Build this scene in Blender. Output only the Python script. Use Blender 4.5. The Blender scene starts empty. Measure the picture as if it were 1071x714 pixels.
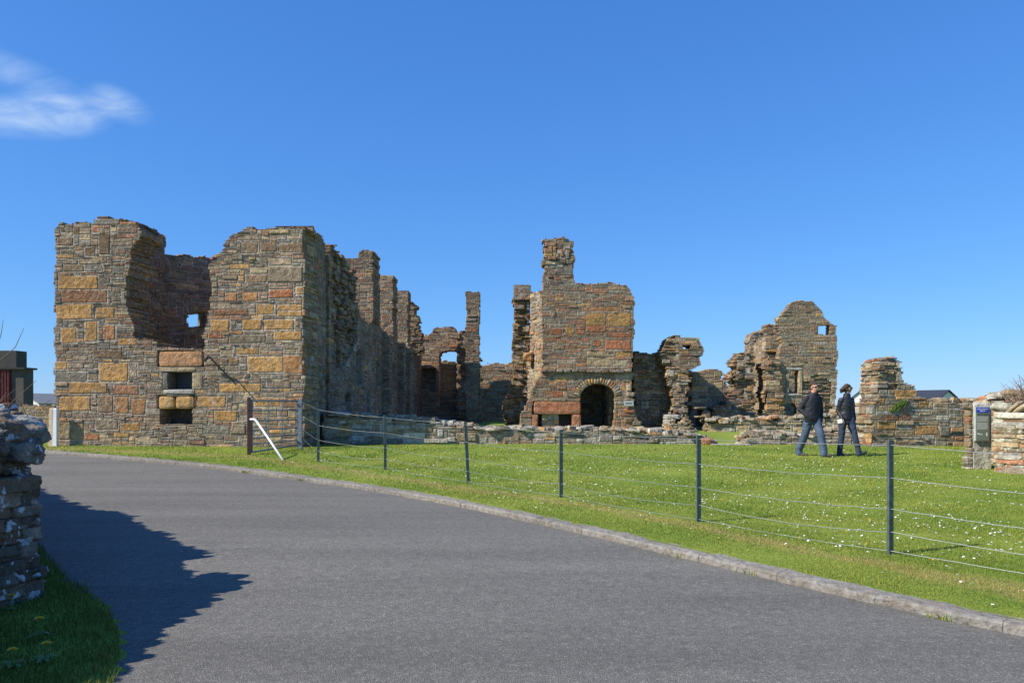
import bpy, math, random
import numpy as np
from mathutils import Vector, Matrix
R = math.radians
SC = bpy.context.scene
COL = SC.collection
EYE, HOR, FPX, CX = 1.6, 423.0, 825.0, 535.5

# ------------------------------------------------------------------ camera
cam = bpy.data.cameras.new('camera')
cam.sensor_width = 36; cam.lens = 36 * FPX / 1071; cam.shift_y = 66 / 1071
cam.clip_start = .05; cam.clip_end = 12000
camo = bpy.data.objects.new('camera', cam); COL.objects.link(camo)
camo.location = (0, 0, EYE); camo.rotation_euler = (R(90), 0, 0)
SC.camera = camo

# ------------------------------------------------------------------ light
SUN_EL = R(41); SUN_S = .42
sh = Vector((-1, -SUN_S, 0)).normalized()
to_sun = Vector((sh.x * math.cos(SUN_EL), sh.y * math.cos(SUN_EL), math.sin(SUN_EL)))
sl = bpy.data.lights.new('sun', 'SUN'); sl.energy = 5.0; sl.angle = R(.5); sl.color = (1, .93, .81)
so = bpy.data.objects.new('sun', sl); COL.objects.link(so)
so.rotation_euler = to_sun.to_track_quat('Z', 'Y').to_euler(); so.location = to_sun * 50
W = bpy.data.worlds.new('World'); SC.world = W; W.use_nodes = True
nt = W.node_tree; N = nt.nodes; L = nt.links
bg = N['Background']; bg.inputs[1].default_value = .117
sky = N.new('ShaderNodeTexSky'); sky.sky_type = 'NISHITA'; sky.sun_disc = False
sky.sun_elevation = SUN_EL; sky.sun_rotation = math.atan2(sh.x, sh.y)
sky.altitude = 0; sky.air_density = 1.0; sky.dust_density = 0; sky.ozone_density = 6.0


def mth(nt, op, a, b=None, c=None):
    n = nt.nodes.new('ShaderNodeMath'); n.operation = op
    for i, v in enumerate((a, b, c)):
        if v is None: continue
        if isinstance(v, (int, float)): n.inputs[i].default_value = v
        else: nt.links.new(v, n.inputs[i])
    return n.outputs[0]


# thin cirrus wisp, laid out by direction in the sky
tc = N.new('ShaderNodeTexCoord'); sp = N.new('ShaderNodeSeparateXYZ'); L.new(tc.outputs['Generated'], sp.inputs[0])
yy = mth(nt, 'MAXIMUM', sp.outputs[1], .02)
cu = mth(nt, 'DIVIDE', sp.outputs[0], yy); cv = mth(nt, 'DIVIDE', sp.outputs[2], yy)
cb = N.new('ShaderNodeCombineXYZ'); L.new(cu, cb.inputs[0]); L.new(cv, cb.inputs[1])
mp = N.new('ShaderNodeMapping'); L.new(cb.outputs[0], mp.inputs[0]); mp.inputs['Rotation'].default_value = (0, 0, R(22))
mp.inputs['Scale'].default_value = (9, 30, 1)
nz = N.new('ShaderNodeTexNoise'); nz.inputs['Scale'].default_value = 1; nz.inputs['Detail'].default_value = 7
nz.inputs['Roughness'].default_value = .55; nz.inputs['Distortion'].default_value = .8; L.new(mp.outputs[0], nz.inputs[0])
tot = None
for (x0, y0, rx, ry, sl_, amp) in ((-.625, .366, .125, .033, -.08, 1.0), (-.50, .381, .05, .026, -.35, .75), (-.62, .415, .13, .030, -.42, .5), (-.57, .372, .07, .028, -.15, .5)):
    dx = mth(nt, 'SUBTRACT', cu, x0)
    dy = mth(nt, 'SUBTRACT', mth(nt, 'SUBTRACT', cv, y0), mth(nt, 'MULTIPLY', dx, sl_))
    q = mth(nt, 'ADD', mth(nt, 'POWER', mth(nt, 'ABSOLUTE', mth(nt, 'DIVIDE', dx, rx)), 2.0), mth(nt, 'POWER', mth(nt, 'ABSOLUTE', mth(nt, 'DIVIDE', dy, ry)), 2.0))
    e = mth(nt, 'MULTIPLY', mth(nt, 'POWER', mth(nt, 'MAXIMUM', mth(nt, 'SUBTRACT', 1.0, q), 0.0), 1.5), amp)
    tot = e if tot is None else mth(nt, 'ADD', tot, e)
ns = mth(nt, 'MULTIPLY_ADD', nz.outputs[0], 2.6, -.75)
cl = mth(nt, 'MULTIPLY', mth(nt, 'MAXIMUM', mth(nt, 'MINIMUM', ns, 1.0), 0.0), tot)
cl = mth(nt, 'MINIMUM', mth(nt, 'MULTIPLY', cl, .66), .55)
mx = N.new('ShaderNodeMix'); mx.data_type = 'RGBA'
sc_ = N.new('ShaderNodeSeparateColor'); L.new(sky.outputs[0], sc_.inputs[0]); cc_ = N.new('ShaderNodeCombineColor')
for i_, (k_, p_) in enumerate(((.42, .88), (.665, .70), (1.10, .52))):   # clear northern air: a deeper, more even blue
    L.new(mth(nt, 'MULTIPLY', mth(nt, 'POWER', mth(nt, 'MULTIPLY', sc_.outputs[i_], .201), p_), k_ / .201), cc_.inputs[i_])
L.new(cl, mx.inputs[0]); L.new(cc_.outputs[0], mx.inputs[6]); mx.inputs[7].default_value = (4.4, 5.4, 6.6, 1)
L.new(mx.outputs[2], bg.inputs[0])
SC.view_settings.view_transform = 'Standard'; SC.view_settings.look = 'None'
SC.view_settings.exposure = .44; SC.view_settings.gamma = 1
SC.render.engine = 'CYCLES'
SC.render.resolution_x = 1024; SC.render.resolution_y = 682

# ------------------------------------------------------------------ helpers
GY = [-60, 6, 9, 12.8, 15, 17, 19, 22.5, 30, 60, 80, 110, 160, 400, 6000]
GZ = [.09, .09, .14, .17, .21, .30, .34, .42, .5, .5, 0, -2, -5, -9, -60]


def gz(y): return float(np.interp(y, GY, GZ))


def ground(px, py, off=0.0):
    Y = 10.0
    for _ in range(60):
        Y = .5 * Y + .5 * (EYE - gz(Y) - off) * FPX / (py - HOR)
    return ((px - CX) / FPX * Y, Y)


def zat(py, Y): return EYE + (HOR - py) / FPX * Y
def xat(px, Y): return (px - CX) / FPX * Y


def tag(o, label=None, cat=None, group=None, kind=None):
    if label: o['label'] = label
    if cat: o['category'] = cat
    if group: o['group'] = group
    if kind: o['kind'] = kind
    return o


def empty(name, loc, label=None, cat=None, group=None):
    o = bpy.data.objects.new(name, None); COL.objects.link(o); o.location = loc
    o.empty_display_size = .2
    return tag(o, label, cat, group)


def link(name, me, mat=None, parent=None, smooth=False):
    o = bpy.data.objects.new(name, me); COL.objects.link(o)
    if mat: me.materials.append(mat)
    if parent: 
        o.parent = parent
    if smooth: me.shade_smooth()
    return o


class MB:
    """collects faces in world space, then becomes ONE mesh object whose origin is its parent's"""
    def __init__(s): s.v = []; s.f = []; s.c = []; s.n = 0

    def add(s, verts, faces, col=(1, 1, 1)):
        verts = np.asarray(verts, dtype=np.float64).reshape(-1, 3); k = len(faces)
        s.v.append(verts)
        s.f.extend([tuple(int(i) + s.n for i in f) for f in faces])
        col = np.asarray(col, dtype=np.float64)
        s.c.append(np.tile(col, (k, 1)) if col.ndim == 1 else col)
        s.n += len(verts)
        return s

    def box(s, lo, hi, col=(1, 1, 1), rot=0, piv=None):
        x0, y0, z0 = lo; x1, y1, z1 = hi
        v = np.array([(x0, y0, z0), (x1, y0, z0), (x1, y1, z0), (x0, y1, z0), (x0, y0, z1), (x1, y0, z1), (x1, y1, z1), (x0, y1, z1)], float)
        if rot:
            p = np.array(piv if piv is not None else v.mean(0)); c, q = math.cos(rot), math.sin(rot)
            d = v - p; v = np.stack([d[:, 0] * c - d[:, 1] * q, d[:, 0] * q + d[:, 1] * c, d[:, 2]], 1) + p
        return s.add(v, [(0, 3, 2, 1), (4, 5, 6, 7), (0, 1, 5, 4), (1, 2, 6, 5), (2, 3, 7, 6), (3, 0, 4, 7)], col)

    def tube(s, pts, rad, n=8, col=(1, 1, 1), flat=1.0, cap=True):
        pts = [Vector(p) for p in pts]; k = len(pts)
        if not hasattr(rad, '__len__'): rad = [rad] * k
        vs = []; up = None
        for i, p in enumerate(pts):
            t = (pts[min(i + 1, k - 1)] - pts[max(i - 1, 0)]).normalized()
            if up is None:
                up = Vector((0, 0, 1)) if abs(t.z) < .9 else Vector((0, -1, 0))
            a = t.cross(up)
            if a.length < 1e-5: a = t.orthogonal()
            a.normalize(); b = a.cross(t).normalized(); up = b
            for j in range(n):
                w = 2 * math.pi * j / n
                vs.append(p + a * (math.cos(w) * rad[i]) + b * (math.sin(w) * rad[i] * flat))
        fs = []
        for i in range(k - 1):
            for j in range(n):
                j2 = (j + 1) % n
                fs.append((i * n + j, i * n + j2, (i + 1) * n + j2, (i + 1) * n + j))
        if cap:
            fs.append(tuple(range(n - 1, -1, -1))); fs.append(tuple((k - 1) * n + j for j in range(n)))
        return s.add([tuple(v) for v in vs], fs, col)

    def build(s, name, mat=None, parent=None, smooth=False, origin=None):
        V = np.concatenate(s.v)
        o0 = np.array(parent_world(parent) if parent else (origin if origin is not None else (0, 0, 0)), float)
        V = V - o0
        me = bpy.data.meshes.new(name)
        lens = np.array([len(f) for f in s.f], dtype=np.int32)
        idx = np.fromiter((i for f in s.f for i in f), dtype=np.int32, count=int(lens.sum()))
        fill(me, V, lens, idx, np.concatenate(s.c))
        o = link(name, me, mat, parent, smooth)
        if not parent: o.location = tuple(o0)
        return o


def parent_world(p):
    v = np.zeros(3)
    while p is not None:
        v = v + np.array(p.location); p = p.parent
    return v


def fill(me, V, lens, idx, C=None):
    me.vertices.add(len(V)); me.vertices.foreach_set('co', V.astype(np.float32).ravel())
    me.loops.add(len(idx)); me.loops.foreach_set('vertex_index', idx.astype(np.int32))
    st = np.concatenate([[0], np.cumsum(lens)[:-1]]).astype(np.int32)
    me.polygons.add(len(lens)); me.polygons.foreach_set('loop_start', st); me.polygons.foreach_set('loop_total', lens.astype(np.int32))
    me.update(calc_edges=True)
    if C is not None:
        a = me.color_attributes.new('tint', 'FLOAT_COLOR', 'CORNER')
        cc = np.repeat(np.concatenate([C, np.ones((len(C), 1))], 1), lens, axis=0)
        a.data.foreach_set('color', cc.astype(np.float32).ravel())
    me.validate(clean_customdata=False)
    me.shade_flat()


# ------------------------------------------------------------------ materials
def newmat(name):
    m = bpy.data.materials.new(name); m.use_nodes = True
    return m, m.node_tree, m.node_tree.nodes, m.node_tree.links, m.node_tree.nodes['Principled BSDF']


def flat(name, col, rough=.6, metal=0, bump=0, bscale=60, var=.15, vscale=8, spec=.5):
    m, nt, N, L, B = newmat(name)
    tc = N.new('ShaderNodeTexCoord')
    n = N.new('ShaderNodeTexNoise'); n.inputs['Scale'].default_value = vscale; n.inputs['Detail'].default_value = 5
    L.new(tc.outputs['Object'], n.inputs[0])
    mr = N.new('ShaderNodeMapRange'); mr.inputs[1].default_value = .3; mr.inputs[2].default_value = .7
    mr.inputs[3].default_value = 1 - var; mr.inputs[4].default_value = 1 + var; L.new(n.outputs[0], mr.inputs[0])
    vm = N.new('ShaderNodeVectorMath'); vm.operation = 'SCALE'; vm.inputs[0].default_value = col; L.new(mr.outputs[0], vm.inputs['Scale'])
    L.new(vm.outputs[0], B.inputs['Base Color'])
    B.inputs['Roughness'].default_value = rough; B.inputs['Metallic'].default_value = metal
    B.inputs['Specular IOR Level'].default_value = spec
    if bump:
        n2 = N.new('ShaderNodeTexNoise'); n2.inputs['Scale'].default_value = bscale; n2.inputs['Detail'].default_value = 4
        L.new(tc.outputs['Object'], n2.inputs[0])
        b = N.new('ShaderNodeBump'); b.inputs['Strength'].default_value = bump; b.inputs['Distance'].default_value = .02
        L.new(n2.outputs[0], b.inputs['Height']); L.new(b.outputs[0], B.inputs['Normal'])
    return m


def stone_mat(name, lichen=.12, lich_col=(.42, .42, .38), scale=1.0, bump=.42, moss=0.0, thr=.62):
    """albedo = per-stone tint x fine mottling, with pale lichen and moss spots of their own"""
    m, nt, N, L, B = newmat(name)
    at = N.new('ShaderNodeAttribute'); at.attribute_name = 'tint'
    g = N.new('ShaderNodeNewGeometry')
    n1 = N.new('ShaderNodeTexNoise'); n1.inputs['Scale'].default_value = 7 * scale; n1.inputs['Detail'].default_value = 8; n1.inputs['Roughness'].default_value = .7
    L.new(g.outputs['Position'], n1.inputs[0])
    mr = N.new('ShaderNodeMapRange'); mr.inputs[1].default_value = .28; mr.inputs[2].default_value = .72; mr.inputs[3].default_value = .5; mr.inputs[4].default_value = 1.45
    L.new(n1.outputs[0], mr.inputs[0])
    vm = N.new('ShaderNodeVectorMath'); vm.operation = 'SCALE'; L.new(at.outputs['Color'], vm.inputs[0]); L.new(mr.outputs[0], vm.inputs['Scale'])
    # grey weathering skin in patches a hand or two across
    nw_ = N.new('ShaderNodeTexNoise'); nw_.inputs['Scale'].default_value = 3.1 * scale; nw_.inputs['Detail'].default_value = 7; nw_.inputs['Roughness'].default_value = .72; L.new(g.outputs['Position'], nw_.inputs[0])
    rw = N.new('ShaderNodeMapRange'); rw.inputs[1].default_value = .46; rw.inputs[2].default_value = .66; rw.inputs[3].default_value = 0; rw.inputs[4].default_value = .6; L.new(nw_.outputs[0], rw.inputs[0])
    mw = N.new('ShaderNodeMix'); mw.data_type = 'RGBA'; L.new(rw.outputs[0], mw.inputs[0]); L.new(vm.outputs[0], mw.inputs[6]); mw.inputs[7].default_value = (.18, .14, .095, 1)
    vm = mw; vout = mw.outputs[2]
    # broad weathering
    n0 = N.new('ShaderNodeTexNoise'); n0.inputs['Scale'].default_value = .55; n0.inputs['Detail'].default_value = 4; L.new(g.outputs['Position'], n0.inputs[0])
    w = N.new('ShaderNodeMapRange'); w.inputs[1].default_value = .35; w.inputs[2].default_value = .65; w.inputs[3].default_value = .85; w.inputs[4].default_value = 1.12
    L.new(n0.outputs[0], w.inputs[0])
    vm2 = N.new('ShaderNodeVectorMath'); vm2.operation = 'SCALE'; L.new(vout, vm2.inputs[0]); L.new(w.outputs[0], vm2.inputs['Scale'])
    # lichen spots
    n2 = N.new('ShaderNodeTexNoise'); n2.inputs['Scale'].default_value = 9 * scale; n2.inputs['Detail'].default_value = 3; n2.inputs['Distortion'].default_value = .4
    of = N.new('ShaderNodeVectorMath'); of.operation = 'ADD'; of.inputs[1].default_value = (13.1, 4.7, 9.2); L.new(g.outputs['Position'], of.inputs[0]); L.new(of.outputs[0], n2.inputs[0])
    r2 = N.new('ShaderNodeMapRange'); r2.inputs[1].default_value = thr; r2.inputs[2].default_value = thr + .04; r2.inputs[3].default_value = 0; r2.inputs[4].default_value = min(1, lichen * 5)
    L.new(n2.outputs[0], r2.inputs[0])
    m1 = N.new('ShaderNodeMix'); m1.data_type = 'RGBA'; L.new(r2.outputs[0], m1.inputs[0]); L.new(vm2.outputs[0], m1.inputs[6]); m1.inputs[7].default_value = (*lich_col, 1)
    last = m1.outputs[2]
    if moss:
        n3 = N.new('ShaderNodeTexNoise'); n3.inputs['Scale'].default_value = 2.2; n3.inputs['Detail'].default_value = 5; L.new(g.outputs['Position'], n3.inputs[0])
        r3 = N.new('ShaderNodeMapRange'); r3.inputs[1].default_value = .55; r3.inputs[2].default_value = .62; r3.inputs[4].default_value = moss; L.new(n3.outputs[0], r3.inputs[0])
        m2 = N.new('ShaderNodeMix'); m2.data_type = 'RGBA'; L.new(r3.outputs[0], m2.inputs[0]); L.new(last, m2.inputs[6]); m2.inputs[7].default_value = (.13, .12, .03, 1)
        last = m2.outputs[2]
    L.new(last, B.inputs['Base Color']); B.inputs['Roughness'].default_value = .95; B.inputs['Specular IOR Level'].default_value = .2
    n4 = N.new('ShaderNodeTexNoise'); n4.inputs['Scale'].default_value = 22 * scale; n4.inputs['Detail'].default_value = 5; n4.inputs['Roughness'].default_value = .65
    L.new(g.outputs['Position'], n4.inputs[0])
    b = N.new('ShaderNodeBump'); b.inputs['Strength'].default_value = bump; b.inputs['Distance'].default_value = .03
    L.new(n4.outputs[0], b.inputs['Height'])
    n6 = N.new('ShaderNodeTexNoise'); n6.inputs['Scale'].default_value = 7.5 * scale; n6.inputs['Detail'].default_value = 4; n6.inputs['Roughness'].default_value = .6; n6.inputs['Distortion'].default_value = .5
    L.new(g.outputs['Position'], n6.inputs[0])
    b2 = N.new('ShaderNodeBump'); b2.inputs['Strength'].default_value = min(1, bump * 1.5); b2.inputs['Distance'].default_value = .11 / scale
    L.new(n6.outputs[0], b2.inputs['Height']); L.new(b.outputs[0], b2.inputs['Normal']); L.new(b2.outputs[0], B.inputs['Normal'])
    return m


M_stone = stone_mat('weathered_rubble_stone', lichen=.09)
M_rubble = stone_mat('lichened_rubble', lichen=.16, lich_col=(.46, .45, .40), thr=.60)
M_mossy = stone_mat('mossy_stone', lichen=.06, moss=.8)
M_dry = stone_mat('lichened_drystone', lichen=.2, lich_col=(.55, .57, .58), scale=1.1, bump=.7, thr=.60)
M_dryr = stone_mat('orange_drystone', lichen=.14, lich_col=(.5, .5, .42), scale=1.2, thr=.58)
M_smooth = stone_mat('dressed_stone', lichen=.08, lich_col=(.42, .36, .33), scale=.8, bump=.3, thr=.6)
M_post = flat('grey_green_post_paint', (.10, .125, .11), .5, .3, var=.3, vscale=20)
M_galv = flat('galvanised_steel', (.25, .27, .28), .45, .6, var=.2, vscale=14)
M_bluepost = flat('blue_grey_steel', (.2, .26, .31), .5, .4, var=.15)
M_wire = flat('fence_wire', (.24, .26, .26), .5, .5)
M_rust = flat('red_brown_post', (.14, .05, .035), .7, 0, var=.3, vscale=12)
M_white = flat('white_paint', (.78, .78, .76), .5, var=.06)
M_cream = flat('stained_cream_paint', (.6, .45, .28), .6, var=.25, vscale=5)
M_black = flat('dark_iron', (.03, .028, .027), .6, .4)

# ------------------------------------------------------------------ colours of stone
PAL = dict(
    grey=(.235, .215, .18), dgrey=(.155, .145, .125), brown=(.235, .165, .105), gbrown=(.24, .195, .14), dbrown=(.15, .105, .072),
    ochre=(.44, .26, .10), orange=(.41, .215, .10), red=(.37, .15, .075), rbrown=(.27, .145, .085), tan=(.37, .29, .175), lgrey=(.36, .35, .31),
    purple=(.2, .125, .1), white=(.5, .49, .44), mortar=(.46, .40, .31), dark=(.10, .09, .08))
MIX = dict(
    tower=dict(grey=4, gbrown=7, brown=6, dgrey=2, ochre=1.2, rbrown=2.4, tan=2.2, purple=1.2, orange=.4, red=.4),
    side=dict(grey=2, gbrown=4, brown=5, dgrey=4, dbrown=4, ochre=1, rbrown=1.5, tan=.6, purple=1),  # dark stones weighted up: shade painted into the walls facing off the sun
    inner=dict(brown=6, rbrown=4, gbrown=4, dbrown=5, ochre=.8, red=.8, purple=2, tan=1.2),  # extra dark brown paints deeper shade into the tower interior
    hall=dict(rbrown=5, brown=5, gbrown=5, red=2.4, ochre=1.2, grey=4, purple=2, orange=.8, tan=1.5),
    ruin=dict(brown=5, rbrown=3, gbrown=5, dbrown=2, ochre=1.4, tan=2.4, grey=2, red=1),
    gable=dict(gbrown=7, brown=5, grey=2.5, tan=2.6, rbrown=2.4, dgrey=1.3, ochre=.9),
    low=dict(grey=6, lgrey=5, gbrown=3, white=1.6, brown=1.6, dgrey=1.5, tan=1.5, ochre=.6),
    east=dict(tan=5, lgrey=3, gbrown=4, grey=4, ochre=1.6, orange=1, red=.8, brown=2),
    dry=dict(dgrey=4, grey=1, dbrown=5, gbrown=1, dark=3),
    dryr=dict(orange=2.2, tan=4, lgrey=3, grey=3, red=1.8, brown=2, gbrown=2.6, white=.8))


def pick(rng, mix):
    ks = list(MIX[mix]); w = [MIX[mix][k] for k in ks]
    c = np.array(PAL[rng.choices(ks, w)[0]])
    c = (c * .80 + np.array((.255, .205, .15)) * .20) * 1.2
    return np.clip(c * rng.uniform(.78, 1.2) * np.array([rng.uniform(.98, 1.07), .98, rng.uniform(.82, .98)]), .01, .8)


BOXF = []
for k in range(3):
    for i in range(4):
        j = (i + 1) % 4
        BOXF.append((k * 4 + i, (k + 1) * 4 + i, (k + 1) * 4 + j, k * 4 + j))
BOXF.append((0, 1, 2, 3)); BOXF.append((15, 14, 13, 12)); BOXF = np.array(BOXF)
COREF = np.array([(0, 3, 2, 1), (4, 5, 6, 7), (0, 1, 5, 4), (1, 2, 6, 5), (2, 3, 7, 6), (3, 0, 4, 7)])


def inpoly(px, py, poly):
    res = np.zeros(px.shape, bool); n = len(poly)
    for i in range(n):
        x0, y0 = poly[i]; x1, y1 = poly[(i + 1) % n]
        if y0 == y1: continue
        c = ((y0 > py) != (y1 > py)) & (px < (x1 - x0) * (py - y0) / (y1 - y0) + x0)
        res ^= c
    return res


def wall(name, A, B, poly, t=.9, cell=.04, mix='tower', rag=.05, holes=(), niches=(), big=(), rough=.015, seed=1, mat=None, parent=None,
         hw=(6, 10, 8, 4, 2, 1), wr=(2.2, 6.0), px=True, patches=(), base=None, jit=.011, mortar='mortar', gap=.010, lump=0.0, maxw=.75, origin=None):
    """coursed rubble wall: individual stones packed on a grid inside an outline, laid both faces and on every broken edge, round a mortar core.
    A->B is the front face seen left to right; poly/holes/niches/big are outlines in that face (photo points met with the wall's own plane, or u,z)."""
    rng = random.Random(seed); nr = np.random.RandomState(seed)
    A = np.array(A, float); B = np.array(B, float); Lg = np.linalg.norm(B - A); U = (B - A) / Lg; D = np.array([-U[1], U[0]])
    if base is None: base = gz(min(A[1], B[1])) - .15

    def uz(p):
        if not px: return (float(p[0]), float(p[1]))
        rx = (p[0] - CX) / FPX
        # A + s U = (rx Y, Y)
        s_ = (rx * A[1] - A[0]) / (U[0] - rx * U[1]); Y = A[1] + s_ * U[1]
        return (s_, EYE + (HOR - p[1]) / FPX * Y)
    P = [uz(p) for p in poly]
    u0 = min(p[0] for p in P) - .1; u1 = max(p[0] for p in P) + .1; z1 = max(p[1] for p in P) + .1; z0 = base
    nc = int((u1 - u0) / cell) + 1; nrw = int((z1 - z0) / cell) + 1
    uu = u0 + (np.arange(nc) + .5) * cell; zz = z0 + (np.arange(nrw) + .5) * cell
    GU, GZ_ = np.meshgrid(uu, zz)
    # ragged outline: blocky shifts like whole missing stones
    def blocky(sz_u, sz_z, amp):
        a = nr.uniform(-1, 1, (int(nrw * cell / sz_z) + 3, int(nc * cell / sz_u) + 3))
        off = nr.uniform(0, 1, a.shape[0])
        r = ((GZ_ - z0) / sz_z).astype(int)
        c = ((GU - u0) / sz_u + off[r]).astype(int)
        return a[r, np.minimum(c, a.shape[1] - 1)] * amp
    sx = blocky(.9, .2, rag * .85); sz_ = blocky(.34, .5, rag * .8)
    mask = inpoly(GU + sx, GZ_ + sz_, P)
    hol = np.zeros_like(mask)
    for h in holes:
        hol |= inpoly(GU + sx * .2, GZ_ + sz_ * .2, [uz(p) for p in h])
    mask &= ~hol
    nic = np.zeros(mask.shape); 
    for h, dep in niches:
        nic[inpoly(GU + sx * .25, GZ_ + sz_ * .25, [uz(p) for p in h]) & mask] = dep
    lumpf = np.zeros(mask.shape)
    if lump:
        lumpf = np.abs(blocky(.55, .35, lump)) + np.abs(blocky(.25, .18, lump * .5))
    pt = np.zeros(mask.shape)
    for h, amp in patches:
        pt[inpoly(GU + sx, GZ_ + sz_, [uz(p) for p in h])] = amp
    ids = np.full(mask.shape, -1); stones = []

    def put(r0, r1, c0, c1, col):
        sub = ids[r0:r1, c0:c1]; ok = (sub < 0) & mask[r0:r1, c0:c1]
        if not ok.any(): return
        if not ok.all():
            rr = np.where(ok.all(1))[0]
            if len(rr) == 0: return
            r1 = r0 + rr[-1] + 1; r0 = r0 + rr[0]
            if not ((ids[r0:r1, c0:c1] < 0) & mask[r0:r1, c0:c1]).all(): return
        ids[r0:r1, c0:c1] = len(stones)
        stones.append((r0, r1, c0, c1, col, True))
    for b in big:
        x0, y0, x1, y1, cn = b
        a_, b_ = uz((x0, y1)), uz((x1, y0))
        put(max(0, round((a_[1] - z0) / cell)), min(nrw, round((b_[1] - z0) / cell)), max(0, round((a_[0] - u0) / cell)), min(nc, round((b_[0] - u0) / cell)),
            np.array(PAL[cn]) * np.array((1.02, .97, .9)) * rng.uniform(.8, 1.12))
    Hs = list(range(1, len(hw) + 1))
    free = mask & (ids < 0)
    reg = (nic * 100).astype(int)
    for r in range(nrw):
        c = 0
        fr = np.where(free[r])[0]
        if len(fr) == 0: continue
        ptr = 0
        band = rng.random()
        while True:
            nx = fr[np.searchsorted(fr, c):] if c <= fr[-1] else []
            if len(nx) == 0: break
            c = int(nx[0])
            if not free[r, c]: c += 1; continue
            h = rng.choices(Hs, hw)[0]
            if band < .45: h = max(1, h - 2)
            w = int(round(max(h * rng.uniform(*wr), .13 / cell)))
            w = min(w, max(2, int(maxw / cell)))
            run = 1
            while run < w + 3 and c + run < nc and free[r, c + run] and reg[r, c + run] == reg[r, c]: run += 1
            if run <= w + 2: w = run if run <= w * 1.5 else w
            w = min(w, run)
            hh = 1
            while hh < h and r + hh < nrw and free[r + hh, c:c + w].all() and (reg[r + hh, c:c + w] == reg[r, c]).all(): hh += 1
            free[r:r + hh, c:c + w] = False
            ids[r:r + hh, c:c + w] = len(stones)
            stones.append((r, r + hh, c, c + w, None, False))
            c += w
    mp_ = np.pad(mask, 1)
    VV = []; CC = []

    def ring(us, zs, d, ins):
        cx_ = sum(us) / 4; cz_ = sum(zs) / 4
        out = []
        for a, b in zip(us, zs):
            out.append((a + (ins if a < cx_ else -ins), d, b + (ins if b < cz_ else -ins)))
        return out

    def stone(us, zs, d0, d1, col, ins, fb):
        # fb: front chamfered / back chamfered
        e = min(ins, (max(zs) - min(zs)) * .3)
        rs = ring(us, zs, d0, e) + ring(us, zs, d0 + e, 0) + ring(us, zs, d1 - e, 0) + ring(us, zs, d1, e)
        VV.append(rs); CC.append(col)
    for (r0, r1, c0, c1, col, isbig) in stones:
        win = mp_[r0:r1 + 2, c0:c1 + 2]; dep = nic[r0, c0]
        nb = nic[max(r0 - 1, 0):r1 + 1, max(c0 - 1, 0):c1 + 1]
        bound = (not win.all()) or (nb.max() != nb.min())
        g = gap * rng.uniform(.6, 1.3)
        ua, ub = u0 + c0 * cell + g, u0 + c1 * cell - g; za, zb = z0 + r0 * cell + g * .8, z0 + r1 * cell - g * .8
        j = jit * (.8 + 2.2 * (r1 - r0) * cell)
        us = [ua + rng.uniform(-j, j), ub + rng.uniform(-j, j), ub + rng.uniform(-j, j), ua + rng.uniform(-j, j)]
        zs = [za + rng.uniform(-j, j) * .7, za + rng.uniform(-j, j) * .7, zb + rng.uniform(-j, j) * .7, zb + rng.uniform(-j, j) * .7]
        if col is None: col = pick(rng, mix)
        rr_ = rough + pt[r0, c0]
        pr = rng.uniform(-.1, .8) * rr_ * .6 + (rng.random() < .05) * rr_ - lumpf[r0, c0] - (pt[r0, c0] * 2 * rng.random())
        ins = min(.026, (.004 if cell < .05 else .008) + .07 * (r1 - r0) * cell)
        if bound:
            d = dep - pr
            first = True
            while d < t:
                dn = d + rng.uniform(.16, .45)
                if t - dn < .14: dn = t + rng.uniform(0, 1) * rough
                s1 = [a + (0 if first else rng.uniform(-1, 1) * (j + rag * .12)) for a in us]; s2 = [a + (0 if first else rng.uniform(-1, 1) * (j + rag * .08)) for a in zs]
                stone(s1, s2, d + (0 if first else .01), dn - .004, col if first else pick(rng, mix), ins, 0)
                d = dn; first = False
        else:
            stone(us, zs, dep - pr, dep + rng.uniform(.12, .2) + max(0, -pr), col, ins, 0)
            stone(us, zs, t - .14, t + rng.uniform(-.3, 1) * rough, pick(rng, mix), ins, 0)
    VV = np.array(VV); n = len(VV)
    F1 = (BOXF[None] + (np.arange(n) * 16)[:, None, None]).reshape(-1, 4)
    C1 = np.repeat(np.array(CC), len(BOXF), axis=0)
    V1 = VV.reshape(-1, 3)
    # mortar core
    er = mask.copy()
    for dr in (-1, 0, 1):
        for dc in (-1, 0, 1):
            er &= mp_[1 + dr:1 + dr + nrw, 1 + dc:1 + dc + nc]
    core = []
    fd = .007 + rough * .12
    act = {}
    dq = np.round(nic + np.round(lumpf + pt * 1.6, 2), 2)
    # widen depth around deeper spots so that the core never pokes out
    for r in range(nrw + 1):
        cur = {}
        if r < nrw:
            row = er[r]; c = 0
            while c < nc:
                if row[c]:
                    s_ = c; dd = dq[r, c]
                    while c < nc and row[c] and dq[r, c] == dd: c += 1
                    cur[(s_, c, dd)] = r
                else: c += 1
        for k in list(act):
            if k not in cur:
                core.append((k[0], k[1], act[k], r, k[2])); del act[k]
        for k in cur:
            if k not in act: act[k] = cur[k]
    CV = []
    for (c0, c1, r0, r1, dd) in core:
        a, b, e, f = u0 + c0 * cell, u0 + c1 * cell, z0 + r0 * cell, z0 + r1 * cell
        d0, d1 = dd + fd, t - fd
        if d0 > d1 - .05: d0 = d1 - .05
        CV += [(a, d0, e), (b, d0, e), (b, d1, e), (a, d1, e), (a, d0, f), (b, d0, f), (b, d1, f), (a, d1, f)]
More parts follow.
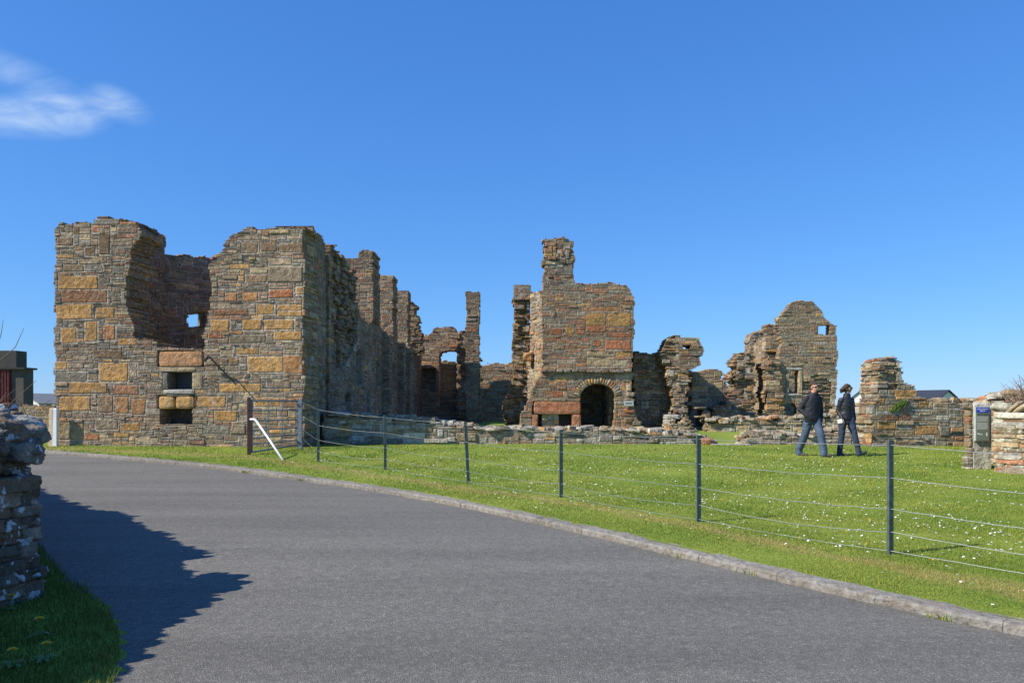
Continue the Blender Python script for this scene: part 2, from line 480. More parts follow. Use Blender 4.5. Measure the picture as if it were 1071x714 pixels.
    if CV:
        CV = np.array(CV); m = len(CV) // 8
        F2 = (COREF[None] + (np.arange(m) * 8)[:, None, None]).reshape(-1, 4) + len(V1)
        C2 = np.tile(np.array(PAL[mortar]), (m * 6, 1)) * nr.uniform(.85, 1.1, (m * 6, 1))
        V1 = np.concatenate([V1, CV]); F1 = np.concatenate([F1, F2]); C1 = np.concatenate([C1, C2])
    Wd = np.stack([A[0] + V1[:, 0] * U[0] + V1[:, 1] * D[0], A[1] + V1[:, 0] * U[1] + V1[:, 1] * D[1], V1[:, 2]], 1)
    o0 = parent_world(parent) if parent else np.array(origin if origin is not None else (A[0] + U[0] * (u0 + u1) / 2, A[1] + U[1] * (u0 + u1) / 2, gz(A[1])), float)
    me = bpy.data.meshes.new(name)
    fill(me, Wd - o0, np.full(len(F1), 4, dtype=np.int32), F1.ravel(), C1)
    o = link(name, me, mat or M_stone, parent)
    if not parent: o.location = tuple(o0)
    return o


# rounded rocks: subdivided cube pulled towards a super-ellipsoid
def cube_sphere(n):
    vs = {}; V = []; F = []
    def vid(p):
        k = tuple(np.round(p, 5))
        if k not in vs: vs[k] = len(V); V.append(p)
        return vs[k]
    g = np.linspace(-1, 1, n + 1)
    for ax in range(3):
        for sgn in (-1, 1):
            for i in range(n):
                for j in range(n):
                    q = []
                    for a, b in ((g[i], g[j]), (g[i + 1], g[j]), (g[i + 1], g[j + 1]), (g[i], g[j + 1])):
                        p = [0, 0, 0]; p[ax] = sgn; p[(ax + 1) % 3] = a; p[(ax + 2) % 3] = b; q.append(vid(tuple(p)))
                    F.append(q if sgn > 0 else q[::-1])
    return np.array(V, float), F


CS = {n: cube_sphere(n) for n in (2, 3, 5, 9)}


def rock(mb, c, dims, rot=(0, 0, 0), col=(.3, .3, .3), seed=0, n=3, boxy=5.0, noise=.12):
    V, F = CS[n]; r_ = np.random.RandomState(seed % 100000)
    ln = (np.abs(V) ** boxy).sum(1) ** (1 / boxy); P = V / ln[:, None]
    k = r_.normal(0, 2.4, (4, 3)); ph = r_.uniform(0, 6.28, 4)
    d = sum(np.sin(P @ k[i] + ph[i]) for i in range(4)) / 4
    if n > 5:
        k2 = r_.normal(0, 7, (5, 3)); d = d + .32 * sum(np.sin(P @ k2[i] + ph[i % 4] * 2) for i in range(5)) / 5 * 2
    P = P * (1 + d[:, None] * noise * 1.3) + r_.normal(0, noise * (.09 if n < 6 else .05), P.shape)
    P = P * np.array(dims) / 2
    M = np.array(Matrix.Rotation(rot[2], 3, 'Z') @ Matrix.Rotation(rot[1], 3, 'Y') @ Matrix.Rotation(rot[0], 3, 'X'))
    mb.add(P @ M.T + np.array(c), F, col)



# ------------------------------------------------------------------ ground, road, kerb, lawn
def patch_colour(nt, N, L, dark=False):
    """grass albedo by place: greener and drier patches, a worn strip along the fence"""
    g = N.new('ShaderNodeNewGeometry')
    n1 = N.new('ShaderNodeTexNoise'); n1.inputs['Scale'].default_value = .55; n1.inputs['Detail'].default_value = 6; n1.inputs['Roughness'].default_value = .62
    L.new(g.outputs['Position'], n1.inputs[0])
    cr = N.new('ShaderNodeValToRGB'); L.new(n1.outputs[0], cr.inputs[0])
    e = cr.color_ramp.elements
    e[0].position = .36; e[0].color = (.172, .25, .036, 1); e[1].position = .64; e[1].color = (.275, .33, .06, 1)
    # dry strip beside the fence line (x,y of the posts)
    sp = N.new('ShaderNodeSeparateXYZ'); L.new(g.outputs['Position'], sp.inputs[0])
    fl = N.new('ShaderNodeFloatCurve')
    c = fl.mapping.curves[0]
    pts = [(-6.0, 18.9), (-4.2, 17.0), (-2.5, 15.4), (-.75, 13.5), (.75, 11.9), (2.28, 9.45), (3.58, 7.3), (4.9, 5.5), (6.2, 3.6)]
    c.points[0].location = (0, 1); c.points[-1].location = (1, 0)
    for x, y in pts:
        c.points.new((x + 8) / 16, min(1, y / 20))
    fl.mapping.update()
    xi = mth(nt, 'DIVIDE', mth(nt, 'ADD', sp.outputs[0], 8.0), 16.0); L.new(xi, fl.inputs['Value'])
    yl = mth(nt, 'MULTIPLY', fl.outputs[0], 20.0)
    n2 = N.new('ShaderNodeTexNoise'); n2.inputs['Scale'].default_value = 1.6; n2.inputs['Detail'].default_value = 4; L.new(g.outputs['Position'], n2.inputs[0])
    dd = mth(nt, 'ADD', mth(nt, 'SUBTRACT', sp.outputs[1], yl), mth(nt, 'MULTIPLY_ADD', n2.outputs[0], 1.4, -.45))
    k = mth(nt, 'SUBTRACT', 1.0, mth(nt, 'MINIMUM', mth(nt, 'DIVIDE', mth(nt, 'ABSOLUTE', dd), .55), 1.0))
    n3 = N.new('ShaderNodeTexNoise'); n3.inputs['Scale'].default_value = 5; n3.inputs['Detail'].default_value = 3; L.new(g.outputs['Position'], n3.inputs[0])
    k = mth(nt, 'MULTIPLY', k, mth(nt, 'MINIMUM', mth(nt, 'MULTIPLY_ADD', n3.outputs[0], 3.0, -.55), 1.0))
    k = mth(nt, 'MINIMUM', mth(nt, 'MAXIMUM', mth(nt, 'MULTIPLY', k, 1.1), 0), .85)
    mx = N.new('ShaderNodeMix'); mx.data_type = 'RGBA'; L.new(k, mx.inputs[0]); L.new(cr.outputs[0], mx.inputs[6]); mx.inputs[7].default_value = (.34, .31, .10, 1)
    return mx.outputs[2]


def grass_mat(name, blade):
    m, nt, N, L, B = newmat(name)
    col = patch_colour(nt, N, L)
    if blade:
        at = N.new('ShaderNodeAttribute'); at.attribute_name = 'tint'
        mm = N.new('ShaderNodeMix'); mm.data_type = 'RGBA'; mm.blend_type = 'MULTIPLY'; mm.inputs[0].default_value = 1
        L.new(col, mm.inputs[6]); L.new(at.outputs['Color'], mm.inputs[7]); col = mm.outputs[2]
        B.inputs['Roughness'].default_value = .6; B.inputs['Specular IOR Level'].default_value = .25
        tr = N.new('ShaderNodeBsdfTranslucent'); L.new(col, tr.inputs[0])
        ms = N.new('ShaderNodeMixShader'); ms.inputs[0].default_value = .3
        L.new(B.outputs[0], ms.inputs[1]); L.new(tr.outputs[0], ms.inputs[2]); L.new(ms.outputs[0], N['Material Output'].inputs[0])
    else:
        g = N.new('ShaderNodeNewGeometry')
        n = N.new('ShaderNodeTexNoise'); n.inputs['Scale'].default_value = 16; n.inputs['Detail'].default_value = 6; n.inputs['Roughness'].default_value = .75
        L.new(g.outputs['Position'], n.inputs[0])
        mr = N.new('ShaderNodeMapRange'); mr.inputs[1].default_value = .3; mr.inputs[2].default_value = .7; mr.inputs[3].default_value = .6; mr.inputs[4].default_value = 1.15
        L.new(n.outputs[0], mr.inputs[0])
        vm = N.new('ShaderNodeVectorMath'); vm.operation = 'SCALE'; L.new(col, vm.inputs[0]); L.new(mr.outputs[0], vm.inputs['Scale']); col = vm.outputs[0]
        B.inputs['Roughness'].default_value = .95; B.inputs['Specular IOR Level'].default_value = .1
        b = N.new('ShaderNodeBump'); b.inputs['Strength'].default_value = .8; b.inputs['Distance'].default_value = .03
        L.new(n.outputs[0], b.inputs['Height']); L.new(b.outputs[0], B.inputs['Normal'])
    L.new(col, B.inputs['Base Color'])
    return m


M_grass = grass_mat('short_grass', False)
M_blade = grass_mat('grass_blades', True)


def asphalt():
    m, nt, N, L, B = newmat('worn_asphalt')
    g = N.new('ShaderNodeNewGeometry')
    v = N.new('ShaderNodeTexVoronoi'); v.inputs['Scale'].default_value = 105; L.new(g.outputs['Position'], v.inputs[0])
    bw = N.new('ShaderNodeSeparateColor'); L.new(v.outputs['Color'], bw.inputs[0])
    cr = N.new('ShaderNodeValToRGB'); L.new(bw.outputs[0], cr.inputs[0]); e = cr.color_ramp.elements
    e[0].position = 0; e[0].color = (.104, .099, .086, 1); e[1].position = .75; e[1].color = (.151, .143, .124, 1)
    e2 = e.new(.93); e2.color = (.193, .183, .158, 1); e3 = e.new(1); e3.color = (.28, .27, .235, 1)
    n = N.new('ShaderNodeTexNoise'); n.inputs['Scale'].default_value = .5; n.inputs['Detail'].default_value = 7; n.inputs['Roughness'].default_value = .6
    mp = N.new('ShaderNodeMapping'); mp.inputs['Rotation'].default_value = (0, 0, R(40)); mp.inputs['Scale'].default_value = (.25, 2.2, 1); L.new(g.outputs['Position'], mp.inputs[0]); L.new(mp.outputs[0], n.inputs[0])
    mr = N.new('ShaderNodeMapRange'); mr.inputs[1].default_value = .3; mr.inputs[2].default_value = .7; mr.inputs[3].default_value = .80; mr.inputs[4].default_value = 1.2
    L.new(n.outputs[0], mr.inputs[0])
    n5 = N.new('ShaderNodeTexNoise'); n5.inputs['Scale'].default_value = 14; n5.inputs['Detail'].default_value = 5; L.new(g.outputs['Position'], n5.inputs[0])
    m5 = N.new('ShaderNodeMapRange'); m5.inputs[1].default_value = .3; m5.inputs[2].default_value = .7; m5.inputs[3].default_value = .86; m5.inputs[4].default_value = 1.14; L.new(n5.outputs[0], m5.inputs[0])
    sc = mth(nt, 'MULTIPLY', mr.outputs[0], m5.outputs[0])
    vm = N.new('ShaderNodeVectorMath'); vm.operation = 'SCALE'; L.new(cr.outputs[0], vm.inputs[0]); L.new(sc, vm.inputs['Scale'])
    L.new(vm.outputs[0], B.inputs['Base Color']); B.inputs['Roughness'].default_value = .85; B.inputs['Specular IOR Level'].default_value = .35
    n2 = N.new('ShaderNodeTexNoise'); n2.inputs['Scale'].default_value = 60; n2.inputs['Detail'].default_value = 3; L.new(g.outputs['Position'], n2.inputs[0])
    hh = mth(nt, 'ADD', v.outputs['Distance'], n2.outputs[0])
    b = N.new('ShaderNodeBump'); b.inputs['Strength'].default_value = .7; b.inputs['Distance'].default_value = .008
    L.new(hh, b.inputs['Height']); L.new(b.outputs[0], B.inputs['Normal'])
    return m


M_road = asphalt()

KERB = [(-60, 46), (-40, 35.5), (-24, 27), (-16.5, 23.4), (-11.8, 20.6), (-8.7, 18.7), (-3.76, 15.0), (-1.45, 12.75), (1.13, 8.95), (2.68, 6.45), (3.51, 5.38), (4.4, 4.2), (6.2, 1.6), (9, -3), (14, -12)]
kx = np.array([k[0] for k in KERB], float); ky = np.array([k[1] for k in KERB], float)
# smooth the polyline once
_s = np.concatenate([[0], np.cumsum(np.hypot(np.diff(kx), np.diff(ky)))])
ss = np.arange(0, _s[-1], .3); KX = np.interp(ss, _s, kx); KY = np.interp(ss, _s, ky)
for _ in range(60):
    KX[1:-1] = (KX[:-2] + KX[2:]) / 4 + KX[1:-1] / 2; KY[1:-1] = (KY[:-2] + KY[2:]) / 4 + KY[1:-1] / 2


def kerb_y(x): return float(np.interp(x, KX, KY))


DR = .078    # road below lawn


def sheet(name, cols, mat, kind='structure'):
    """cols: list of columns, each a list of (x,y,z) of equal length"""
    n = len(cols[0]); V = [p for c in cols for p in c]; F = []
    for i in range(len(cols) - 1):
        for j in range(n - 1):
            a = i * n + j; F.append((a, a + n, a + n + 1, a + 1))
    mb = MB(); mb.add(V, F); o = mb.build(name, mat); o['kind'] = kind
    for p in o.data.polygons: p.use_smooth = True
    return o


# far ground: one big sheet, a little below everything near
gxs = [-6000, -1500, -400, -150, -80, -40, -20, 0, 20, 40, 80, 150, 400, 1500, 6000]
gys = [-400, -100, -30, 0, 6, 9, 12.8, 15, 17, 19, 22.5, 30, 45, 60, 70, 80, 95, 110, 135, 160, 250, 400, 1500, 6000]
sheet('ground', [[(x, y, gz(y) - .16) for y in gys] for x in gxs], M_grass)
# road
xs = list(np.concatenate([np.arange(-60, -16, 2), np.arange(-16, 12.01, .5)]))
cols = []
for x in xs:
    ye = kerb_y(x) + .06; f = np.linspace(0, 1, 26) ** 1.2
    cols.append([(x, ye + (-14 - ye) * t, gz(ye + (-14 - ye) * t) - DR) for t in f[::-1]])
sheet('road', cols, M_road)
# lawn
cols = []
for x in list(np.concatenate([np.arange(-60, -16, 2), np.arange(-16, 14.01, .4), np.arange(15, 62, 2)])):
    y0 = (kerb_y(x) if x < 14 else -12) + .22
    ys = [y0 + (61 - y0) * t ** 1.6 for t in np.linspace(0, 1, 70)]
    cols.append([(x, y, gz(y) + .004 * math.sin(x * 1.7 + y) * math.sin(y * 2.1)) for y in ys])
sheet('lawn', cols, M_grass)

# kerb: long precast lengths with narrow joints
M_kerb = stone_mat('worn_concrete_kerb', lichen=.05, lich_col=(.36, .35, .31), scale=2.2, bump=.4, thr=.6)
mb = MB(); rng = random.Random(4)
tx = np.gradient(KX); ty = np.gradient(KY); ln = np.hypot(tx, ty); tx /= ln; ty /= ln
NX, NY = -ty, tx   # towards the lawn
s2 = np.concatenate([[0], np.cumsum(np.hypot(np.diff(KX), np.diff(KY)))])


def kp(s, off):
    x = np.interp(s, s2, KX); y = np.interp(s, s2, KY); nx = np.interp(s, s2, NX); ny = np.interp(s, s2, NY)
    if ny < 0: nx, ny = -nx, -ny
    return x + nx * off, y + ny * off


s = 26.0
while s < s2[-1] - 6:
    e = s + .93; jx = rng.uniform(-.004, .004); jz = rng.uniform(-.003, .003)
    col = np.array((.235, .22, .195)) * rng.uniform(.93, 1.07)
    prof = [(0.0, -.2), (.0, .05), (.008, .064), (.03, .071), (.10, .076), (.17, .079), (.19, .066), (.19, -.2)]
    V = []; m = 6
    for i in range(m + 1):
        q = s + .002 + (e - s - .004) * i / m
        for (d, z) in prof:
            wob = .006 * math.sin(q * 9 + d * 30) + .004 * math.sin(q * 23)
            x, y = kp(q, d + jx + (wob if z > 0 else 0)); V.append((x, y, gz(y) - DR + z + jz + wob * .6))
    n = len(prof); F = []
    for i in range(m):
        for k in range(n - 1):
            a = i * n + k; F.append((a, a + n, a + n + 1, a + 1))
    F.append(tuple(range(n))); F.append(tuple(m * n + k for k in range(n - 1, -1, -1)))
    mb.add(V, F, col)
    s = e
o = mb.build('kerb', M_kerb); o['kind'] = 'structure'
bpy_flip = o

# grass verge at the foot of the near wall
VERGE = [(-2.75, 1.5), (-2.2, 3.2), (-2.25, 4.5), (-2.68, 5.4), (-3.2, 6.2), (-4.1, 7.2), (-5.6, 9.2), (-8.5, 12.6), (-14, 18.2), (-20, 18), (-20, 1.5)]


def verge_in(x, y): return inpoly(np.array(x), np.array(y), VERGE)


mb = MB(); V = []; F = []
C0 = (-9, 6)
n = 0
P = []
for i in range(len(VERGE)):
    a, b = VERGE[i], VERGE[(i + 1) % len(VERGE)]
    for t in np.linspace(0, 1, 8, endpoint=False): P.append((a[0] + (b[0] - a[0]) * t + .05 * math.sin(i * 8 + t * 19) + .03 * math.sin(i * 5 + t * 47), a[1] + (b[1] - a[1]) * t))
V = [(C0[0], C0[1], gz(C0[1]) - DR + .02)]
for f in np.linspace(.15, 1, 8):
    for p in P: x, y = C0[0] + (p[0] - C0[0]) * f, C0[1] + (p[1] - C0[1]) * f; V.append((x, y, gz(y) - DR + (.02 if f < .99 else .001)))
k = len(P)
for i in range(k): F.append((0, 1 + i, 1 + (i + 1) % k))
for r in range(7):
    for i in range(k):
        a = 1 + r * k + i; b = 1 + r * k + (i + 1) % k; F.append((a, a + k, b + k, b))
mb.add(V, F); o = mb.build('verge', M_grass); o['kind'] = 'structure'


def blades(name, X, Y, Zb, h, wdt, lean, seed, colv=.25, tone=1.0):
    r = np.random.RandomState(seed); n = len(X)
    a = r.uniform(0, 2 * math.pi, n); l = r.uniform(0, 1, n) * lean * h; la = r.uniform(0, 2 * math.pi, n)
    dx = np.cos(a) * wdt / 2; dy = np.sin(a) * wdt / 2
    mx_, my_ = np.cos(la) * l * .35, np.sin(la) * l * .35; ex, ey = np.cos(la) * l, np.sin(la) * l
    V = np.zeros((n, 5, 3))
    V[:, 0] = np.stack([X - dx, Y - dy, Zb], 1); V[:, 1] = np.stack([X + dx, Y + dy, Zb], 1)
    V[:, 2] = np.stack([X + mx_ + dx * .8, Y + my_ + dy * .8, Zb + h * .55], 1); V[:, 3] = np.stack([X + mx_ - dx * .8, Y + my_ - dy * .8, Zb + h * .55], 1)
    V[:, 4] = np.stack([X + ex, Y + ey, Zb + h * .97], 1)
    idx = (np.array([0, 1, 2, 3, 3, 2, 4])[None] + (np.arange(n) * 5)[:, None]).ravel()
    lens = np.tile([4, 3], n)
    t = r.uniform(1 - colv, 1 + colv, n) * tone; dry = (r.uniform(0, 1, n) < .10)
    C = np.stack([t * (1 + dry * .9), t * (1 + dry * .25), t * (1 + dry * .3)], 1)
    me = bpy.data.meshes.new(name); fill(me, V.reshape(-1, 3), lens, idx, np.repeat(C, 2, axis=0))
    o = link(name, me, M_blade); o['kind'] = 'stuff'
    return o


nr = np.random.RandomState(3)
gx, gy, gh, gw = [], [], [], []
KXs, KYs = KX, KY
for (ya, yb, dens, h, w) in ((3.0, 7.5, 6500, .024, .0042), (7.5, 10.5, 3800, .023, .0055), (10.5, 14, 1900, .024, .008), (14, 19, 900, .025, .012), (19, 23, 450, .026, .016)):
    xa, xb = -.70 * yb - 1, .70 * yb + 1.2
    n = int((yb - ya) * (xb - xa) * dens)
    x = nr.uniform(xa, xb, n); y = nr.uniform(ya, yb, n)
    kyv = np.interp(x, KXs, KYs)
    # distance from kerb back edge, roughly
    slope = np.abs(np.interp(x, (KXs[1:] + KXs[:-1]) / 2, np.diff(KYs) / np.diff(KXs)))
    ok = (y - kyv) / np.sqrt(1 + slope ** 2) > .185
    ok &= (np.abs(x) < .68 * y + .8)
    x, y = x[ok], y[ok]
    gx.append(x); gy.append(y); gh.append(nr.uniform(.6, 1.35, len(x)) * h * (1 + .35 * np.sin(x * 2.1 + np.sin(y * 1.3)) * np.sin(y * 1.9))); gw.append(np.full(len(x), w))
gx, gy, gh, gw = map(np.concatenate, (gx, gy, gh, gw))
o = blades('grass', gx, gy, np.interp(gy, GY, GZ) - .004, gh, gw, 1.1, 5)
print('blades', len(gx))
n = 90000
x = nr.uniform(-7.5, -2, n); y = nr.uniform(2.6, 10, n); ok = verge_in(x, y); x, y = x[ok], y[ok]
edge = nr.uniform(0, 1, len(x))
o = blades('verge_grass', x, y, np.interp(y, GY, GZ) - DR + .01, nr.uniform(.025, .08, len(x)) * (1 + .5 * np.sin(x * 5) * np.sin(y * 4)), np.full(len(x), .006), .9, 6, tone=.55)  # rank grass, its tone also darkened to stand in for deep shade
# ragged tufts of grass creeping over the kerb joints and road edge
x, y, h = [], [], []
for (sx, ln_) in ((-5.55, 60), (-4.0, 50), (1.7, 25), (3.2, 40), (2.2, 20), (-1.2, 20)):
    for _ in range(ln_):
        a = sx + nr.normal(0, .07); b = kerb_y(sx) + nr.normal(0, .02) - .01; x.append(a); y.append(b - (a - sx) * .8); h.append(nr.uniform(.02, .07))
x, y, h = map(np.array, (x, y, h)); blades('kerb_weeds', x, y, np.interp(y, GY, GZ) - DR, h, np.full(len(x), .008), .8, 9)

# daisies: uncountable white specks in drifts
M_daisy = flat('daisy_white', (.85, .85, .82), .6, var=.05)
mb = MB(); r = random.Random(8)
drifts = [(1.6, 12.5, 1.5, 1.2, 260), (4.3, 9.2, 1.1, 1.5, 260), (5.3, 8.6, 1.0, 1.2, 260), (4.6, 11.5, 1.6, 1.4, 200), (7.5, 13.5, 2.5, 1.8, 320), (2.2, 15.5, 2.2, 1.3, 220), (-2.0, 15.5, 1.5, .8, 110),
          (5.5, 16.3, 2.6, 1.0, 260), (-.6, 19, 3, 1.2, 160), (9.5, 17, 3, 2, 300), (3.5, 19.5, 3.5, 1.2, 220), (0.2, 14, 1.2, 1.6, 90), (6.2, 7.8, 1.2, 1, 120), (3.0, 9.8, 1.4, 2.0, 120), (-3.5, 17.5, 2, .8, 70)]
V, F = [], []
for (cx_, cy_, sx, sy, k) in drifts:
    for _ in range(int(k * .55)):
        x, y = r.gauss(cx_, sx * .8), r.gauss(cy_, sy)
        kk = kerb_y(x) if x < 14 else -5
        if y < kk + .6 or y > 22.2 or y < 4.5: continue
        z = gz(y) + r.uniform(.022, .045); ra = r.uniform(.0085, .0135) * (1 + max(0, y - 12) * .03); ti, ta = r.uniform(0, .5), r.uniform(0, 6.28)
        b = len(V); V.append((x, y, z + ra * .25))
        for q in range(7):
            w = q * 2 * math.pi / 7; px_, py_ = math.cos(w) * ra, math.sin(w) * ra
            V.append((x + px_, y + py_, z + ti * (px_ * math.cos(ta) + py_ * math.sin(ta))))
        for q in range(7): F.append((b, b + 1 + q, b + 1 + (q + 1) % 7))
mb.add(V, F); o = mb.build('daisies', M_daisy); o['kind'] = 'stuff'
M_yel = flat('dandelion_yellow', (.75, .5, .02), .6, var=.1)
M_stalk = flat('flower_stalk', (.14, .2, .05), .6)
# small yellow flowers out in the lawn, far too many specks to single out
mb = MB(); V, F = [], []
for _ in range(90):
    x, y = r.uniform(-2, 9), r.uniform(7, 21)
    if y < kerb_y(x) + .8: continue
    z = gz(y) + .04; ra = .014; b = len(V); V.append((x, y, z + .006))
    for q in range(7): w = q * 2 * math.pi / 7; V.append((x + math.cos(w) * ra, y + math.sin(w) * ra, z))
    for q in range(7): F.append((b, b + 1 + q, b + 1 + (q + 1) % 7))
mb.add(V, F); o = mb.build('yellow_lawn_flowers', M_yel); o['kind'] = 'stuff'


def dandelion(px, py, label, s=1.0):
    X, Y = ground(px, py, -DR + .02); z0 = gz(Y) - DR + .01; h = .105 * s; s *= 1.15
    t = empty('dandelion', (X, Y, z0), label, 'dandelion', 'dandelions in the shaded verge')
    mb = MB(); mb.tube([(X, Y, z0), (X + .004, Y, z0 + h * .5), (X + .01, Y - .004, z0 + h)], [.003, .0028, .0025], 6); mb.build('stalk', M_stalk, t)
    mb = MB(); rr = random.Random(int(px))
    for ring_, (ra, el) in enumerate(((.028, .15), (.021, .5), (.012, .95))):
        k = 18 - ring_ * 5
        for q in range(k):
            w = q * 2 * math.pi / k + ring_; c, s_ = math.cos(w), math.sin(w); u = ra * s * rr.uniform(.85, 1.1)
            b = np.array((X + .01, Y - .004, z0 + h)); tip = b + np.array((c * u * math.cos(el), s_ * u * math.cos(el), u * math.sin(el) + .004)); sd = np.array((-s_, c, 0)) * .0042 * s
            mid = b * .3 + tip * .7
            mb.add([b - sd * .5, b + sd * .5, mid + sd, tip, mid - sd], [(0, 1, 2, 4), (4, 2, 3)])
    mb.build('flower_head', M_yel, t)
    mb = MB()
    for q in range(7):
        w = q * .9 + rr.random(); c, s_ = math.cos(w), math.sin(w); ln_ = rr.uniform(.06, .11)
        pts = []
        for i, (f, wd) in enumerate(((0, .004), (.3, .012), (.55, .009), (.8, .014), (1, .002))):
            p = np.array((X + c * ln_ * f, Y + s_ * ln_ * f, z0 + .012 + .03 * math.sin(f * 2.4))); sd = np.array((-s_, c, 0)) * wd; pts += [p - sd, p + sd]
        mb.add(pts, [(i * 2, i * 2 + 1, i * 2 + 3, i * 2 + 2) for i in range(4)])
    mb.build('leaf_rosette', M_stalk, t)


dandelion(40, 666, 'dandelion with the widest flower, midway down the dark grass verge under the stone wall', 1.25)
dandelion(11, 638, 'dandelion growing nearest the foot of the stone wall at the left edge', 1.15)
dandelion(12, 698, 'dandelion in the lower left corner of the photo, in shaded grass', 1.1)
dandelion(47, 692, 'dandelion lowest and nearest the road of the four in the shaded verge', 1.15)
# ------------------------------------------------------------------ the ruined palace
def thing(name, px, Y, label, cat, group=None):
    return empty(name, (xat(px, Y), Y, gz(Y)), label, cat, group)


T1 = lambda l: [(40 + x0 / 2.645, 210 + y0 / 2.645, 40 + x1 / 2.645, 210 + y1 / 2.645, c) for x0, y0, x1, y1, c in l]
T2 = lambda l: [(200 + x0 / 2.55, 210 + y0 / 2.55, 200 + x1 / 2.55, 210 + y1 / 2.55, c) for x0, y0, x1, y1, c in l]
T4 = lambda l: [(500 + x0 / 2.855, 230 + y0 / 2.855, 500 + x1 / 2.855, 230 + y1 / 2.855, c) for x0, y0, x1, y1, c in l]

# --- corner tower
TC = np.array((-5.8, 22.0)); TL = np.array((xat(57, 22.7), 22.7))
tw = thing('corner_tower', 190, 22.3, 'big roofless square stone tower at the left with a broken gap over orange sill stones', 'ruined tower')
front = [(57, 480), (56.5, 420), (57, 330), (57, 238), (62, 233), (72, 232.7), (98, 231), (99, 227), (125, 228), (146, 234.6), (150, 242), (140, 258), (134.5, 278), (131, 312), (135, 330), (140, 342), (142, 352), (165, 355.6), (167, 363),
         (213, 363), (212.5, 353), (218, 327), (221.5, 300.7), (218, 278), (224, 272), (229, 262), (237, 249), (239, 244.5), (259, 238), (318.4, 238), (318.4, 480)]
big = T1([(55, 205, 165, 245, 'ochre'), (65, 245, 192, 282, 'rbrown'), (48, 285, 150, 330, 'ochre'), (155, 292, 213, 323, 'ochre'), (220, 294, 265, 315, 'red'), (222, 320, 265, 342, 'red'), (60, 348, 108, 395, 'ochre'),
          (125, 330, 167, 390, 'ochre'), (178, 340, 215, 387, 'orange'), (218, 348, 272, 400, 'ochre'), (268, 380, 320, 403, 'red'), (42, 400, 140, 428, 'tan'), (150, 410, 232, 436, 'brown'), (45, 436, 80, 466, 'ochre'),
          (167, 445, 247, 500, 'ochre'), (85, 503, 193, 532, 'ochre'), (207, 510, 277, 535, 'rbrown'), (56, 540, 145, 583, 'ochre'), (162, 538, 210, 585, 'brown'), (213, 541, 253, 587, 'orange'), (256, 548, 297, 593, 'orange'),
          (55, 612, 126, 662, 'tan'), (157, 602, 222, 635, 'gbrown'), (226, 612, 280, 638, 'ochre'), (43, 470, 135, 503, 'grey'), (125, 125, 160, 155, 'brown'), (165, 95, 200, 150, 'brown'), (50, 100, 95, 125, 'brown'),
          (125, 175, 178, 197, 'grey'), (440, 541, 520, 571, 'ochre'), (455, 620, 529, 645, 'grey'), (157, 47, 225, 66, 'grey'), (226, 52, 280, 70, 'dgrey')])
big += T2([(132, 110, 180, 140, 'brown'), (183, 108, 228, 138, 'brown'), (232, 110, 300, 140, 'brown'), (143, 194, 202, 220, 'brown'), (205, 172, 298, 217, 'gbrown'), (90, 243, 124, 269, 'orange'), (135, 242, 180, 268, 'orange'),
           (205, 234, 272, 258, 'red'), (277, 229, 298, 253, 'ochre'), (60, 289, 152, 307, 'rbrown'), (172, 274, 223, 306, 'ochre'), (227, 276, 294, 292, 'ochre'), (227, 294, 294, 308, 'ochre'), (52, 316, 102, 349, 'ochre'),
           (135, 314, 188, 346, 'ochre'), (191, 314, 276, 345, 'ochre'), (219, 348, 294, 374, 'ochre'), (100, 355, 200, 380, 'gbrown'), (119, 390, 183, 411, 'ochre'), (150, 412, 246, 460, 'ochre'), (246, 410, 298, 460, 'orange'),
           (75, 487, 187, 511, 'ochre'), (20, 520, 120, 548, 'rbrown'), (62, 556, 124, 588, 'ochre'), (28, 597, 103, 625, 'gbrown'), (105, 597, 146, 624, 'gbrown'), (165, 525, 240, 552, 'ochre'), (240, 525, 290, 550, 'orange'), (45, 352, 85, 367, 'red')])
win1 = [(171, 388.5), (200.5, 388.5), (200.5, 408), (171, 408)]
win2 = [(168, 427), (201, 427), (201, 443), (168, 443)]
sillh = [(164, 366.5), (213, 366.5), (213, 383.5), (164, 383.5)]
lint = [(164, 413.5), (204.5, 413.5), (204.5, 427), (164, 427)]
wall('front_wall', TL, TC, front, t=1.15, cell=.036, mix='tower', rag=.05, holes=[win1, win2], niches=[(sillh, .12), (lint, .1)], big=big, rough=.022, seed=11, parent=tw, gap=.012)


def dressed(name, thg, A, B, rects, mat=M_smooth, d0=-.03, d1=.35, smooth=False, course=False, boxy=12, noise=.03):
    """squared stones set in a wall's face, from their corners in the photo"""
    A = np.array(A, float); B = np.array(B, float); U = (B - A) / np.linalg.norm(B - A); D = np.array([-U[1], U[0]])
    mb = MB(); rr = random.Random(int(rects[0][0] * 7))
    for (x0, y0, x1, y1, c) in rects:
        q = []
        for (x, y) in ((x0, y1), (x1, y0)):
            rx = (x - CX) / FPX; s_ = (rx * A[1] - A[0]) / (U[0] - rx * U[1]); Y = A[1] + s_ * U[1]; q.append((s_, EYE + (HOR - y) / FPX * Y))
        cu_, cz_ = (q[0][0] + q[1][0]) / 2, (q[0][1] + q[1][1]) / 2; cd = (d0 + d1) / 2
        p = A + U * cu_ + D * cd
        rock(mb, (p[0], p[1], cz_), (q[1][0] - q[0][0], d1 - d0, q[1][1] - q[0][1]), (0, 0, math.atan2(U[1], U[0])), np.array(PAL[c]) * 1.1 * rr.uniform(.9, 1.1), rr.randint(0, 9999), 5, boxy, noise)
        if not course: mb.build(name, mat, thg, smooth); mb = MB()
    if course: mb.build(name, mat, thg, smooth)


